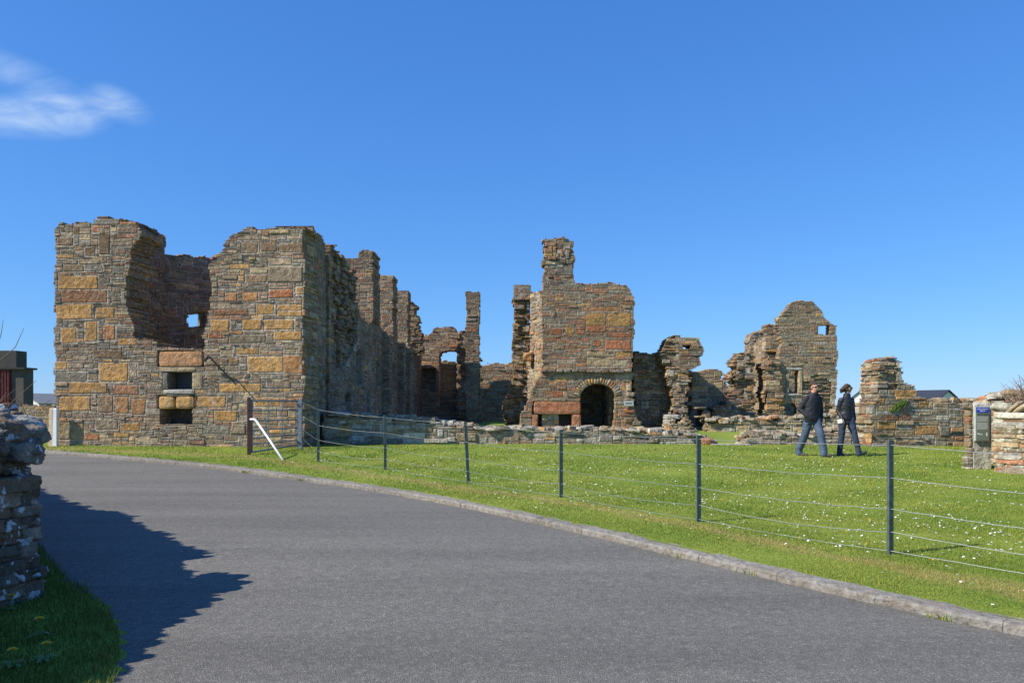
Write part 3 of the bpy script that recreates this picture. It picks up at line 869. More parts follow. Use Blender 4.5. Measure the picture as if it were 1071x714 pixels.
dressed('sill', tw, TL, TC, [(165.5, 367, 212.5, 383, 'orange')])
dressed('lintel', tw, TL, TC, [(165.5, 414, 182.3, 427.5, 'ochre'), (183, 414, 203.5, 427.5, 'ochre')], boxy=6)
dressed('frame_stone', tw, TL, TC, [(166, 383.8, 205, 388.9, 'tan'), (170, 407, 204, 412, 'lgrey'), (200.8, 389.3, 212, 406.8, 'tan'), (170.3, 389.2, 176, 406.8, 'dgrey')], d1=.45)
Mdk = flat('dark_grey_shutter_board', (.085, .095, .10), .8, var=.12)
mb = MB(); p = TL + (TC - TL) * ((xat(187, 22.4) - TL[0]) / (TC[0] - TL[0]))
mb.box((p[0] - .42, p[1] + .5, zat(408.5, 22.5)), (p[0] + .45, p[1] + .54, zat(388, 22.5)), rot=-.1); mb.build('window_board', Mdk, tw)
mb = MB(); mb.box((p[0] - .5, p[1] + .62, zat(444, 22.5)), (p[0] + .42, p[1] + .8, zat(426, 22.5)), (.12, .10, .08), rot=-.1); mb.build('blocking_stone', M_stone, tw)
# right hand side wall (towards the courtyard), back wall, and the outer left wall seen inside through the gap
sidep = [(1.0, 0), (1.0, 6.8), (1.3, 6.7), (2.0, 6.75), (2.45, 6.6), (2.5, 5.9), (2.62, 5.4), (2.6, 0)]
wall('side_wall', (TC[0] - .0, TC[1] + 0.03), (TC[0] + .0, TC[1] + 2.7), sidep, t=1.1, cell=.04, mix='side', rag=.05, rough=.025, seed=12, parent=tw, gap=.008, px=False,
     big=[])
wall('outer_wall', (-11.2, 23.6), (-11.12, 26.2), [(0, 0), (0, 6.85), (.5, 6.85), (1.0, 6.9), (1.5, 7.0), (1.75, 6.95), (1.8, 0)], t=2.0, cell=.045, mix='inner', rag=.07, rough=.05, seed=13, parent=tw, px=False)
wall('back_wall', (-11.4, 25.25), (-8.2, 28.8), [(150, 460), (150, 262), (156, 263), (170, 265), (190, 266), (196, 268), (212, 266), (222, 270), (240, 263), (275, 260), (275, 460)], t=.5, cell=.045, mix='inner', rag=.1, rough=.03, seed=14,  # set diagonal so the sun misses it and the gap stays shaded
     holes=[[(197, 328), (213.5, 328), (213.5, 341.5), (197, 341.5)]], parent=tw)

# --- west range wall with its four chimney stacks
WX = -5.72
rg = empty('range_wall', (WX - .5, 36, gz(36)), 'long shaded stone wall running back from the corner tower with tall chimney stacks on top', 'ruined wall')
u0y = 24.75
top = [(-.1, 0), (-.1, 6.2), (.2, 6.65), (1.1, 6.8), (1.8, 6.6), (2.6, 6.75), (3.4, 6.4), (4.2, 6.55), (4.6, 5.6), (4.9, 4.95), (7, 4.85), (9, 5.0), (12, 4.8), (16, 4.7), (19, 4.8), (22, 4.6), (25.2, 4.7), (25.2, 0)]
ho = lambda a, b, c, d: [(a, c), (a, d - .2), ((a + b) / 2, d), (b, d - .2), (b, c)]
nich = [(q_, .95) for q_, _ in [(ho(.9, 1.6, 2.4, 3.9), .9), (ho(2.3, 3.4, .3, 2.1), .55), (ho(4.2, 5.4, 2.3, 3.7), .5), (ho(6.3, 7.3, .3, 2.2), .6), (ho(8.5, 9.6, 2.4, 3.6), .5), (ho(11, 12.2, .4, 2.2), .6), (ho(13, 14.2, 2.3, 3.7), .5), (ho(15.6, 16.6, .4, 2.3), .6),
        (ho(18.6, 20, 2.4, 3.8), .5), (ho(21.5, 22.6, .4, 2.3), .6)]]
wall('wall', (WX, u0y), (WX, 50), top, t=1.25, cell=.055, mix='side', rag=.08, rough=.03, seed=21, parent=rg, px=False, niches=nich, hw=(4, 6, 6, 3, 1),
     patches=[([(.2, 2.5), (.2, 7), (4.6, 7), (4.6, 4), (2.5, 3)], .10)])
rr = random.Random(5)


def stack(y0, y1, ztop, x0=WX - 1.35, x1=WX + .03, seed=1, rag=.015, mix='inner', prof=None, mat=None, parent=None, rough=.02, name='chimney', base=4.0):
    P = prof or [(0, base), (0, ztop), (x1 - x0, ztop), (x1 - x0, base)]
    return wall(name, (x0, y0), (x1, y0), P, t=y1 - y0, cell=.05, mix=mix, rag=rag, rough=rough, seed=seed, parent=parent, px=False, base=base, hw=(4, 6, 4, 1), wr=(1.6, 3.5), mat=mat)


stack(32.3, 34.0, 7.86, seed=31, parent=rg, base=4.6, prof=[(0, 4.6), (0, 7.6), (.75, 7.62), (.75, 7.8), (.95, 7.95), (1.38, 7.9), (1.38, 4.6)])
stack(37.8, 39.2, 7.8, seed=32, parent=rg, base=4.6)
stack(43.2, 44.3, 7.85, seed=33, parent=rg, base=4.6)
stack(45.9, 47.0, 7.75, seed=34, parent=rg, base=4.6, rag=.12, mix='ruin', rough=.12, x1=WX + .5, prof=[(0, 4.6), (0, 7.7), (.9, 7.75), (1.45, 7.5), (1.5, 6.7), (1.75, 6.1), (1.85, 5.2), (1.85, 4.6)])

for q_, (ya, yb_) in enumerate(((34.7, 35.8), (39.5, 40.4), (41.9, 42.6))):
    stack(ya, yb_, 4.7, x0=WX - .1, x1=WX + .32, seed=36 + q_, parent=rg, base=.3, mix='side', name='pier')

# --- north end wall with tall doorway
EY = 50.2
en = thing('end_wall', 460, EY, 'sunlit stepped end wall with a tall round-headed doorway high up, closing the courtyard', 'ruined wall')
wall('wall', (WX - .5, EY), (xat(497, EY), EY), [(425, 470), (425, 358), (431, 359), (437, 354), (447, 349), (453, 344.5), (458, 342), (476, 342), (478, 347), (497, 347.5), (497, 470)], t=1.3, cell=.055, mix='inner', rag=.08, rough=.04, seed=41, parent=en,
     hw=(4, 7, 5, 2), holes=[[(459.5, 379), (459.5, 372), (463, 367.5), (478, 366), (478, 379)]],
     niches=[([(459.5, 425), (459.5, 379), (478, 379), (478, 425)], 1.0), ([(439, 385), (456, 385), (456, 410), (439, 410)], .7)])
wall('projecting_pier', (xat(477, 47.5), 47.5), (xat(497, 47.5), 47.5), [(478, 470), (478, 408), (480, 404), (478, 350), (486, 347), (496, 349), (497, 470)], t=2.6, cell=.055, mix='ruin', rag=.18, rough=.14, seed=42, parent=en, lump=.12)
# --- slender chimney
pc = thing('chimney_stack', 494, 46, 'slender freestanding chimney stack rising beside the high doorway', 'chimney')
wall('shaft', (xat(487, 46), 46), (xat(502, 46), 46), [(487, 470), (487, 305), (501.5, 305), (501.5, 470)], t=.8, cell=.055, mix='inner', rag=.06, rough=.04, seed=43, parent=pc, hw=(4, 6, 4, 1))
wall('rubble_toothing', (xat(500, 46.1), 46.1), (xat(506, 46.1), 46.1), [(499, 470), (501, 372), (503, 380), (504, 420), (506, 470)], t=.7, cell=.055, mix='ruin', rag=.12, rough=.1, seed=44, parent=pc)

# --- back range beyond the courtyard
bk = thing('back_wall', 600, 53, 'low shaded back wall seen between the slender chimney and the fireplace block', 'ruined wall')
wall('wall', (xat(440, 53), 53), (xat(705, 53), 53), [(440, 470), (440, 376), (470, 378), (505, 381), (515, 379.5), (547, 380), (600, 381), (700, 376), (705, 470)], t=1, cell=.08, mix='ruin', rag=.1, rough=.05, seed=45, parent=bk, hw=(4, 5, 2))

# --- hall block with fireplace, arch and chimney
HY = 33.0
hb = thing('hall_block', 610, HY, 'tall reddish central block with a fireplace, a round arched opening and a chimney', 'ruined building')
HA, HB = (xat(540, HY), HY), (xat(672, HY), HY)
hp = [(542, 470), (543, 447), (544, 436), (548, 428), (556, 408), (561, 396), (566, 392), (567.5, 380), (567.5, 296), (568, 291), (600, 291), (602, 296.5), (620, 296), (635, 295), (654, 298), (659, 303), (663.5, 310), (663.5, 345), (662, 370),
      (661, 388), (666, 392), (661, 397), (661, 415), (664, 427), (668, 440), (668, 470)]
arch = [(607.5, 460), (607.5, 413), (610, 407), (616, 402.5), (624, 401), (633, 402), (640, 406.5), (643, 412), (642, 460)]
vo = [(600, 414), (603, 404), (611, 397), (624, 394.5), (638, 396.5), (645, 402), (650, 410), (643, 412), (640, 406.5), (633, 402), (624, 401), (616, 402.5), (610, 407), (607.5, 413)]
fire = [(563, 446), (598, 446), (598, 432.5), (563, 432.5)]
surr = [(557, 419), (609, 419), (607, 448), (598, 448), (598, 432), (563, 432), (563, 448), (556, 448)]
wall('front_wall', HA, HB, hp, t=1.0, cell=.045, mix='hall', rag=.05, rough=.025, seed=51, parent=hb, holes=[arch], niches=[(surr, .25), (fire, .9), (vo, .25)],
     big=T4([(322, 277, 383, 317, 'ochre'), (387, 277, 457, 318, 'ochre'), (310, 258, 424, 274, 'orange'), (323, 317, 383, 334, 'red'), (213, 322, 250, 345, 'red'), (258, 320, 290, 342, 'ochre'), (292, 318, 318, 342, 'red'),
             (385, 336, 460, 350, 'red'), (378, 358, 456, 386, 'red'), (345, 360, 368, 378, 'red'), (410, 392, 456, 410, 'ochre'), (325, 410, 403, 438, 'tan'), (220, 508, 255, 530, 'red'), (128, 545, 160, 575, 'gbrown'), (125, 590, 160, 622, 'gbrown')]))
# voussoirs
mb = MB(); rr = random.Random(9)
cxx, czz = xat(625.3, HY), zat(415.5, HY)
r0x, r0z = abs(xat(643.2, HY) - cxx), zat(401.3, HY) - czz
nv = 21
for i in range(nv):
    a = math.pi * (.06 + .88 * i / (nv - 1)); d = math.cos(a), math.sin(a)
    rad = .155; cx_, cz_ = cxx - d[0] * (r0x + rad), czz + d[1] * (r0z + rad)
    nx_, nz_ = d[0] / r0x, d[1] / r0z; ang = math.atan2(nz_, -nx_)
    rock(mb, (cx_, HY + .3, cz_), (rad * 2, .68, .118 + rr.uniform(-.012, .012)), (0, -ang, 0), pick(rr, 'tower') if rr.random() < .5 else np.array(PAL[rr.choice(['tan', 'red', 'red', 'ochre', 'grey'])]), i * 13, 3, 8, .05)
mb.build('arch', M_stone, hb)
dressed('fireplace_lintel', hb, HA, HB, [(557.8, 419.3, 608, 432.8, 'red')], d1=.5, noise=.015)
dressed('fireback', hb, HA, HB, [(561, 431, 600.5, 449, 'dark')], mat=flat('hearth_black', (.02, .018, .016), .9), d0=.28, d1=.95, noise=.01)  # near-black block filling the hearth recess
dressed('jamb', hb, HA, HB, [(598.3, 433, 607.6, 447.5, 'red')], d1=.6, noise=.02)
dressed('jamb', hb, HA, HB, [(556.5, 433, 562.7, 447.5, 'red')], d1=.6, noise=.02)
dressed('string_course', hb, HA, HB, [(566 + i * 7.9 + rr.uniform(-.5, .5), 386.5 + rr.uniform(-.8, .8), 573.4 + i * 7.9, 389.4 + rr.uniform(-.6, .6), rr.choice(['grey', 'gbrown', 'purple', 'rbrown', 'dgrey'])) for i in range(12)], mat=M_stone, course=True, d0=-.16, d1=.3, boxy=8, noise=.06)
dressed('bonding_stone', hb, HA, HB, [(655, 410, 664, 414.5, 'gbrown'), (652, 417, 664, 419.3, 'gbrown'), (652, 427, 664.5, 431.5, 'red'), (653, 437, 662, 441, 'brown'), (661, 440.5, 671, 444.5, 'gbrown'), (655, 402, 660.5, 409, 'tan')], mat=M_stone, d0=-.08, d1=.5, boxy=8, noise=.06)
# side faces and the back of the block, an added sun-blocking wall, chimney
wall('side_wall', (xat(663, HY) - .02, HY + .9), (xat(663, HY) + .05, HY + 4.6), [(0, 0), (0, 6.4), (.8, 6.3), (1.6, 5.4), (2.4, 4.4), (3.2, 3.7), (3.6, 3.3), (3.6, 0)], t=.9, cell=.06, mix='ruin', rag=.15, rough=.06, seed=52, parent=hb, px=False)
wall('inner_wall', (xat(560, 37), 37.0), (xat(668, 37), 37.0), [(563, 470), (563, 400), (575, 392), (600, 386), (640, 380), (668, 384), (668, 470)], t=.8, cell=.07, mix='ruin', rag=.15, rough=.06, seed=53, parent=hb)
wall('added_shade_wall', (xat(567.5, HY) + .05, HY + 4.6), (xat(567.5, HY) + .05, HY + 1.0), [(0, 0), (0, 4.6), (1, 5.2), (2.2, 6.0), (3.6, 6.3), (3.6, 0)], t=.8, cell=.07, mix='ruin', rag=.1, rough=.05, seed=56, parent=hb, px=False)  # unseen wall added to keep sun off the space behind the arch
wall('splayed_side', (xat(554, HY + 2.2), HY + 2.2), (xat(567.5, HY) - .01, HY + .12), [(550, 470), (552, 385), (547, 372), (554.5, 368), (554.5, 306), (559, 305.5), (567.5, 304), (567.5, 470)], t=.7, cell=.045, mix='east', rag=.05, rough=.05, seed=54, parent=hb)
dressed('corbel', hb, (xat(540, HY + 1.4), HY + 1.4), (xat(580, HY + 1.4), HY + 1.4), [(547.5, 368, 557.5, 377.5, 'orange')], mat=M_stone, d0=-.15, d1=.5, boxy=5, noise=.1)
wall('chimney', (xat(567.6, HY), HY + .06), (xat(601, HY), HY + .06), [(568.3, 295), (568, 270), (569.5, 262), (568, 250), (575, 248.5), (589, 247), (592, 249.5), (600, 252), (600.5, 275), (599.5, 288), (602, 295)], t=.85, cell=.05, mix='ruin', rag=.06, rough=.07, seed=55, parent=hb,
     base=zat(296.5, HY), hw=(1, 3, 5, 4, 2), wr=(1.2, 2.6), lump=.06, big=T4([(235, 130, 284, 165, 'grey')]))
# plaque
mb = MB(); X0, X1 = xat(652.3, HY), xat(662, HY); Z0, Z1 = zat(424.3, HY), zat(419, HY)
mb.box((X0, HY - .16, Z0), (X1, HY - .09, Z1)); pl = mb.build('wall_plaque', flat('pale_plaque', (.42, .44, .42), .5, var=.05), None, origin=((X0 + X1) / 2, HY - .1, Z0))
tag(pl, 'small pale grey plaque fixed on the stones right of the round arch', 'plaque')
mb = MB()
for i in range(5):
    mb.box((X0 + .06 + i * .055, HY - .166, Z0 + .08), (X0 + .10 + i * .055, HY - .159, Z0 + .13))
mb.build('lettering', flat('plaque_ink', (.12, .12, .12), .6), pl)

# --- mossy stack left of the hall block
ms = thing('mossy_chimney_stack', 546, 36, 'mossy rubble stack with a square dressed top, just left of the hall block', 'chimney')
wall('rubble_shaft', (xat(527, 36), 36.0), (xat(557, 36), 36.0), [(540, 470), (528, 440), (526, 418), (533, 408), (536, 385), (535, 352), (537, 345), (537, 313), (555.5, 313), (556, 470)], t=1.2, cell=.05, mix='ruin', rag=.08, rough=.14, seed=61, parent=ms, mat=M_mossy, lump=.14, hw=(2, 4, 4, 2))
wall('dressed_top', (xat(537, 36), 35.93), (xat(556, 36), 35.93), [(537, 313.6), (537, 297.5), (556, 297.5), (556, 313.6)], t=1.2, cell=.05, mix='tower', rag=.01, rough=.01, seed=62, parent=ms, base=zat(313.8, 36), hw=(3, 5, 2))
wall('wall_stub', (xat(524, 37), 37.3), (xat(556, 37), 37.3), [(532, 470), (527, 440), (527, 426), (533, 412), (540, 405), (556, 400), (556, 470)], t=1, cell=.06, mix='ruin', rag=.1, rough=.06, seed=63, parent=ms)

# --- ruined east range
er = thing('east_range_wall', 700, 34.5, 'rough broken wall right of the hall block, its left part in deep shade', 'ruined wall')
wall('wall', (xat(660, 34.5), 34.5), (xat(712, 34.5), 34.5), [(663, 470), (663, 367), (675, 369), (690, 368.5), (704, 368), (712, 470)], t=1, cell=.06, mix='ruin', rag=.08, rough=.14, seed=71, parent=er, lump=.15, hw=(3, 5, 4, 2))
wall('right_wall', (xat(725, 36), 36), (xat(772, 36), 36), [(720, 470), (722, 384), (727, 387), (751, 388), (756.5, 394.6), (759, 404), (764, 411), (772, 413), (774, 470)], t=.9, cell=.06, mix='ruin', rag=.15, rough=.06, seed=72, parent=er,
     niches=[([(728, 446), (735.6, 446), (735.6, 427), (728, 427)], .7)])
wall('rear_wall', (xat(695, 38.5), 38.5), (xat(760, 38.5), 38.5), [(695, 470), (695, 386), (712, 389), (730, 392), (760, 402), (760, 470)], t=.8, cell=.08, mix='ruin', rag=.1, rough=.06, seed=76, parent=er)
et = thing('wall_turret', 716, 33.5, 'broken turret stump with a small square slot near its top', 'ruined turret')
wall('upper_turret', (xat(694, 33.5), 33.5), (xat(737, 33.5), 33.5), [(697, 388), (691, 375), (690, 368), (695, 360), (699, 352.5), (706, 351), (729, 353.5), (734, 358), (736, 366), (733, 373), (733, 381), (725, 385), (715, 389)], t=1.1, cell=.05, mix='ruin', rag=.06, rough=.04, seed=73, parent=et,
     base=zat(392, 33.5), holes=[[(714.6, 361.5), (722, 361.5), (722, 365.3), (714.6, 365.3)]], patches=[([(690, 350), (706, 350), (706, 390), (690, 390)], .05)])
wall('pillar', (xat(694, 33.2), 33.2), (xat(737, 33.2), 33.2), [(697, 470), (699, 440), (704, 424), (702, 405), (696, 395), (700, 385), (722, 384), (723, 397), (719, 410), (716, 422), (719, 435), (726, 446), (728, 470)], t=1.2, cell=.05, mix='ruin', rag=.10, rough=.10, seed=74, parent=et, lump=.12)
dressed('stone_ledge', et, (xat(690, 32.5), 32.5), (xat(720, 32.5), 32.5), [(697, 433.5, 711.5, 438.5, 'lgrey'), (697, 438.5, 701.5, 444, 'lgrey')], mat=M_rubble, d0=-.1, d1=.9, boxy=7, noise=.06)
wall('low_projection', (xat(700, 32), 31.9), (xat(732, 32), 31.9), [(700, 470), (700, 446), (708, 440), (716, 436), (724, 441), (730, 447), (732, 470)], t=1.4, cell=.06, mix='east', rag=.2, rough=.12, seed=75, parent=et, mat=M_rubble)
lp = thing('stone_post', 740, 32.3, 'squat weathered stone post standing in front of the dark low opening', 'post')
dressed('shaft', lp, (xat(730, 32.2), 32.2), (xat(750, 32.2), 32.2), [(736.8, 437, 743, 452, 'gbrown'), (735.8, 429.5, 743.4, 437.3, 'brown')], mat=M_stone, d0=0, d1=.32, boxy=5, noise=.12)
dressed('cap', lp, (xat(730, 32.2), 32.2), (xat(750, 32.2), 32.2), [(728.5, 425.5, 738.5, 427.6, 'gbrown'), (728, 434.8, 736, 436.6, 'tan')], mat=M_stone, d0=-.1, d1=.5, boxy=6, noise=.1)

# --- gable building
GYy = 40.0
gb = thing('gable_ruin', 840, GYy, 'tall roofless gable with a small square sky-lit window and a dark doorway below', 'ruined building')
GA, GB = (xat(800, GYy), GYy), (xat(878, GYy), GYy)
wall('gable_wall', GA, GB, [(815, 470), (816, 410), (813, 385), (817, 360), (815, 345), (812, 332), (814.6, 330), (823, 322.6), (829, 316.5), (837.7, 314), (849, 313.8), (855.6, 321.6), (863, 330), (869, 338), (875.5, 340.5), (875.5, 470)], t=.55, cell=.055,
     mix='gable', rag=.06, rough=.03, seed=81, parent=gb, hw=(4, 7, 4, 1), holes=[[(855, 349.5), (867.5, 349.5), (867.5, 339.5), (855, 339.5)], [(825.5, 411.5), (835, 411.5), (835, 387), (825.5, 387)], [(818, 437), (819, 428), (823, 422), (831, 421.5), (834, 428), (833, 437)]],
     patches=[([(838, 440), (838, 400), (850, 392), (870, 398), (870, 440)], .10)])
dressed('frame_stone', gb, GA, GB, [(850.5, 339.5, 855.8, 349, 'purple')], d0=-.03, d1=.5)
dressed('frame_stone', gb, GA, GB, [(821.5, 384.5, 839, 387, 'lgrey'), (822, 387.2, 825.4, 411.3, 'gbrown'), (835.2, 387.2, 839, 411.3, 'tan'), (822, 411.6, 839, 413.4, 'lgrey')], d0=-.05, d1=.5)
wall('side_wall', (xat(783.5, 43), 43), (xat(818, 43), 43), [(784, 470), (784, 350), (792, 346.5), (798, 345.7), (801, 341), (806, 338.5), (818, 338), (818, 470)], t=1, cell=.06, mix='gable', rag=.07, rough=.05, seed=82, parent=gb, niches=[([(789, 366), (795, 366), (795, 356), (789, 356)], .6), ([(804, 366), (811, 366), (811, 356), (804, 356)], .6)], lump=.08)
wall('buttress', (xat(799, 39.8), 39.8), (xat(822, 39.8), 39.8), [(799, 470), (801, 400), (799, 385), (803, 371), (813, 372), (816, 385), (819, 405), (818, 425), (822, 440), (822, 470)], t=1.2, cell=.055, mix='ruin', rag=.12, rough=.10, seed=83, parent=gb)
wall('added_shade_wall', (13.2, 46), (13.2, 41), [(0, 0), (0, 4.3), (2, 4.9), (4.9, 5.2), (4.9, 0)], t=.8, cell=.08, mix='gable', rag=.1, rough=.05, seed=88, parent=gb, px=False)  # unseen wall added so the gable openings stay dark
wall('back_wall', (xat(800, 46), 46.0), (xat(872, 46), 46.0), [(800, 470), (800, 385), (820, 380), (845, 372), (856, 380), (872, 376), (872, 470)], t=.8, cell=.09, mix='gable', rag=.1, rough=.04, seed=85, parent=gb)
rp = thing('ragged_wall_end', 778, 38, 'ragged reddish wall end with teeth of broken stone, left of the gable', 'ruined wall')
wall('wall', (xat(760, 39.9), 39.9), (xat(796, 39.9), 39.9), [(762, 470), (763, 436), (768, 425), (766, 412), (771, 402), (764, 392), (769, 388), (768, 377), (774, 371.5), (788, 369), (790, 380), (791, 430), (793, 470)], t=1.3, cell=.055, mix='ruin', rag=.2, rough=.18, seed=86, parent=rp, lump=.16, hw=(2, 5, 4, 2))
wall('wall_base', (xat(740, 35), 35), (xat(800, 35), 35), [(742, 470), (743, 430), (760, 420), (770, 432), (800, 436), (800, 470)], t=1.0, cell=.06, mix='ruin', rag=.2, rough=.12, seed=87, parent=rp, mat=M_rubble)


# --- low rubble walls
def rubble_top(mb, A, B, z_of, n, seed, mix='low', size=(.18, .5), spread=.35, hgt=(.06, .18)):
    rr = random.Random(seed); A = Vector(A); B = Vector(B); D = (B - A).normalized(); Nn = Vector((-D.y, D.x))
    for i in range(n):
        t = rr.random(); p = A.lerp(B, t) + Nn * rr.uniform(.05, spread * 2)
        w = rr.uniform(*size); h = rr.uniform(*hgt)
        rock(mb, (p.x, p.y, z_of(t) + h * .3), (w, w * rr.uniform(.5, .9), h), (rr.uniform(-.15, .15), rr.uniform(-.2, .2), math.atan2(D.y, D.x) + rr.uniform(-.5, .5)), pick(rr, mix), seed * 1000 + i, 2, 5, .14)


def pxz(pts, A, B):
    """top height along a wall from photo points"""
    A = np.array(A, float); B = np.array(B, float); Lg = np.linalg.norm(B - A); U = (B - A) / Lg; ts, zs = [], []
    for x, y in pts:
        rx = (x - CX) / FPX; s_ = (rx * A[1] - A[0]) / (U[0] - rx * U[1]); ts.append(s_ / Lg); zs.append(EYE + (HOR - y) / FPX * (A[1] + s_ * U[1]))
    return lambda t: float(np.interp(t, ts, zs))


def low_wall(name, pa, Ya, pb, Yb, topline, label, t=.9, seed=1, nrub=60, mix='low', cell=.045, cat='ruined wall', rough=.05, lump=0.04, big=(), mat=None, rag=.07, hw=(3, 6, 5, 2, 1), group=None):
    A, B = (xat(pa, Ya), Ya), (xat(pb, Yb), Yb)
    poly = [(pa, 500)] + topline + [(pb, 500)]
    th = empty(name, ((A[0] + B[0]) / 2, (A[1] + B[1]) / 2, gz((A[1] + B[1]) / 2)), label, cat, group)
    wall('wall', A, B, poly, t=t, cell=cell, mix=mix, rag=rag, rough=rough, seed=seed, parent=th, mat=mat or M_rubble, lump=lump, big=big, hw=hw)
    if nrub:
        mb = MB(); rubble_top(mb, A, B, pxz(topline, A, B), nrub, seed + 500, mix, spread=t / 2); mb.build('loose_stones', mat or M_rubble, th)
    return th


low_wall('courtyard_wall', 337, 23.4, 744, 23.4, [(337, 434), (360, 434), (385, 436), (420, 438), (440, 440), (470, 444), (490, 447), (510, 450), (530, 449), (560, 450), (580, 451), (600, 449), (625, 450.5), (645, 450), (670, 452), (700, 453), (725, 455), (733, 457), (744, 462)],
         'long low tumbled grey wall footing across the lawn, left of the grassy gap', seed=91, nrub=190, big=[(476, 452, 498, 461, 'tan')])
low_wall('footing_wall', 778, 23.1, 902, 22.9, [(778, 463), (786, 456), (797, 453), (812, 456), (830, 455), (845, 457), (870, 452), (888, 448), (902, 452)],
         'short low wall footing behind the walking couple, right of the grassy gap', seed=92, nrub=60, t=1.1)
mb = MB(); rr = random.Random(3)
for i in range(60):
    x = xat(rr.uniform(796, 832), 24.2); y = rr.uniform(23.6, 25)
    rock(mb, (x, y, zat(456.5, 23.7) + rr.uniform(-.02, .04)), (.3, .25, .1), (0, 0, rr.uniform(0, 3)), np.array((.2, .115, .065)) * rr.uniform(.8, 1.2), i, 2, 4, .2)
o = mb.build('red_earth', M_stone, None, origin=(xat(812, 24.2), 24.2, .5)); tag(o, 'heap of red-brown earthy stone lying on the footing left of the couple', 'rubble heap')
# the wall end with its arched hump, then the wall running to the sign
mixb = [(904 - 880 + 880, 0, 0, 0, 'tan')]
T6 = lambda l: [(880 + x0 / 5.95, 360 + y0 / 5.95, 880 + x1 / 5.95, 360 + y1 / 5.95, c) for x0, y0, x1, y1, c in l]
ew = thing('humped_wall', 955, 22.3, 'broken stone wall with a tall rounded hump at its left end and a grass tuft in it', 'ruined wall')
EA, EB = (xat(896, 22.2), 22.2), (xat(1042, 22.6), 22.6)
wall('wall', EA, EB, [(911, 490), (912, 425), (914, 420), (918, 414), (917.5, 390), (919, 382), (922, 377), (928, 373), (938, 371.4), (944, 376.8), (942, 385), (944.7, 391), (948, 398.7), (957, 402), (959, 414.6), (971, 418), (981, 422), (1001, 421.5), (1020, 420), (1042, 418), (1042, 490)],
     t=.95, cell=.04, mix='east', rag=.05, rough=.035, seed=93, parent=ew,
     big=T6([(220, 488, 340, 525, 'ochre'), (458, 500, 603, 566, 'ochre'), (330, 285, 470, 330, 'ochre'), (385, 435, 430, 472, 'red'), (230, 335, 275, 378, 'ochre'), (125, 535, 330, 575, 'lgrey'), (334, 540, 455, 572, 'tan'), (275, 440, 360, 478, 'rbrown'),
             (480, 370, 540, 398, 'ochre'), (610, 510, 670, 570, 'grey'), (676, 545, 800, 572, 'dgrey'), (345, 505, 445, 536, 'lgrey'), (290, 262, 345, 288, 'brown'), (150, 585, 320, 628, 'grey')]), patches=[([(919, 410), (917, 395), (921, 377), (938, 373), (940, 409)], .05)])
mb = MB(); rubble_top(mb, (xat(962, 22.55), 22.55), (xat(1040, 22.8), 22.8), lambda t: zat(420.5, 22.4), 45, 77, 'east', spread=.45)
for q, (a, b) in enumerate(()):
    rock(mb, (xat(a, 22.1), 22.15, zat(b, 22.1)), (.5, .5, .16), (0, .05 * q, 0), pick(rr, 'east'), q, 3, 5, .12)
mb.build('loose_stones', M_rubble, ew)
# grass tuft in the wall
mb = MB(); rr = random.Random(12); M_tuft = flat('tuft_green', (.11, .19, .03), .7, var=.3)
for i in range(420):
    t_ = rr.random(); x = xat(932 + 14 * t_, 22.3) + rr.gauss(0, .03); y = 22.29 + rr.uniform(-.05, .1); z = zat(431 - 8 * t_, 22.3) + rr.uniform(-.02, .04); h = rr.uniform(.08, .22); a = rr.uniform(0, 6.28)
    d = np.array((math.cos(a), math.sin(a), 0)) * .012; e = np.array((rr.gauss(0, .05), rr.gauss(-.02, .05), h)); b = np.array((x, y, z))
    mb.add([b - d, b + d, b + e], [(0, 1, 2)])
o = mb.build('grass_tuft', M_tuft, None, origin=(xat(940, 22), 22, zat(428, 22))); tag(o, 'bright green grass tuft growing out of the broken wall below its hump', 'grass tuft')

low_wall('inner_footing', 741, 32.0, 905, 31.5, [(741, 441), (750, 438), (757, 442), (775, 437), (790, 440), (815, 437), (835, 438), (850, 435), (872, 436), (890, 424), (905, 425)],
         'long rubble footing on the far side of the grassy court, in front of the gable', seed=94, nrub=170, mix='east', cell=.055, lump=.1, rag=.15)
# dark notch stones by the gap
mb = MB()
for q, (a, b, s_) in enumerate(((738.5, 459, .35), (741, 464, .3), (744.5, 465.5, .22), (748, 466, .16))):
    rock(mb, (xat(a, 23.2), 23.1 + q * .05, gz(23.2) + s_ * .3), (s_, s_ * .8, s_ * .6), (0, 0, q), np.array(PAL[('red', 'dgrey', 'lgrey', 'rbrown')[q]]), q, 3, 4, .15)
o = mb.build('fallen_stones', M_stone, None, origin=(xat(742, 23.2), 23.2, gz(23.2))); tag(o, 'little group of fallen red and grey stones at the edge of the grassy gap', 'stones')
# threshold slab in the gap
mb = MB(); rock(mb, (xat(765, 22.9), 22.95, gz(22.9) + .01), (1.2, .35, .06), (0, 0, 0), (.36, .34, .29), 4, 3, 8, .05)
o = mb.build('threshold_slab', M_stone, None, origin=(xat(765, 22.9), 22.95, gz(22.9))); tag(o, 'flat worn slab flush with the grass, across the gap between the two low walls', 'stone slab')
# ------------------------------------------------------------------ gate, bollards, fence
def strand(mb, a, b, r, sag=0.0, n=8, k=6, wob=0.0, rr=None):
    pts = []
    for i in range(k + 1):
        t = i / k; p = Vector(a).lerp(Vector(b), t); p.z -= sag * 4 * t * (1 - t)
        if wob and 0 < i < k: p.z += rr.uniform(-wob, wob); p.y += rr.uniform(-wob, wob)
        pts.append(p)
    mb.tube(pts, r, n)


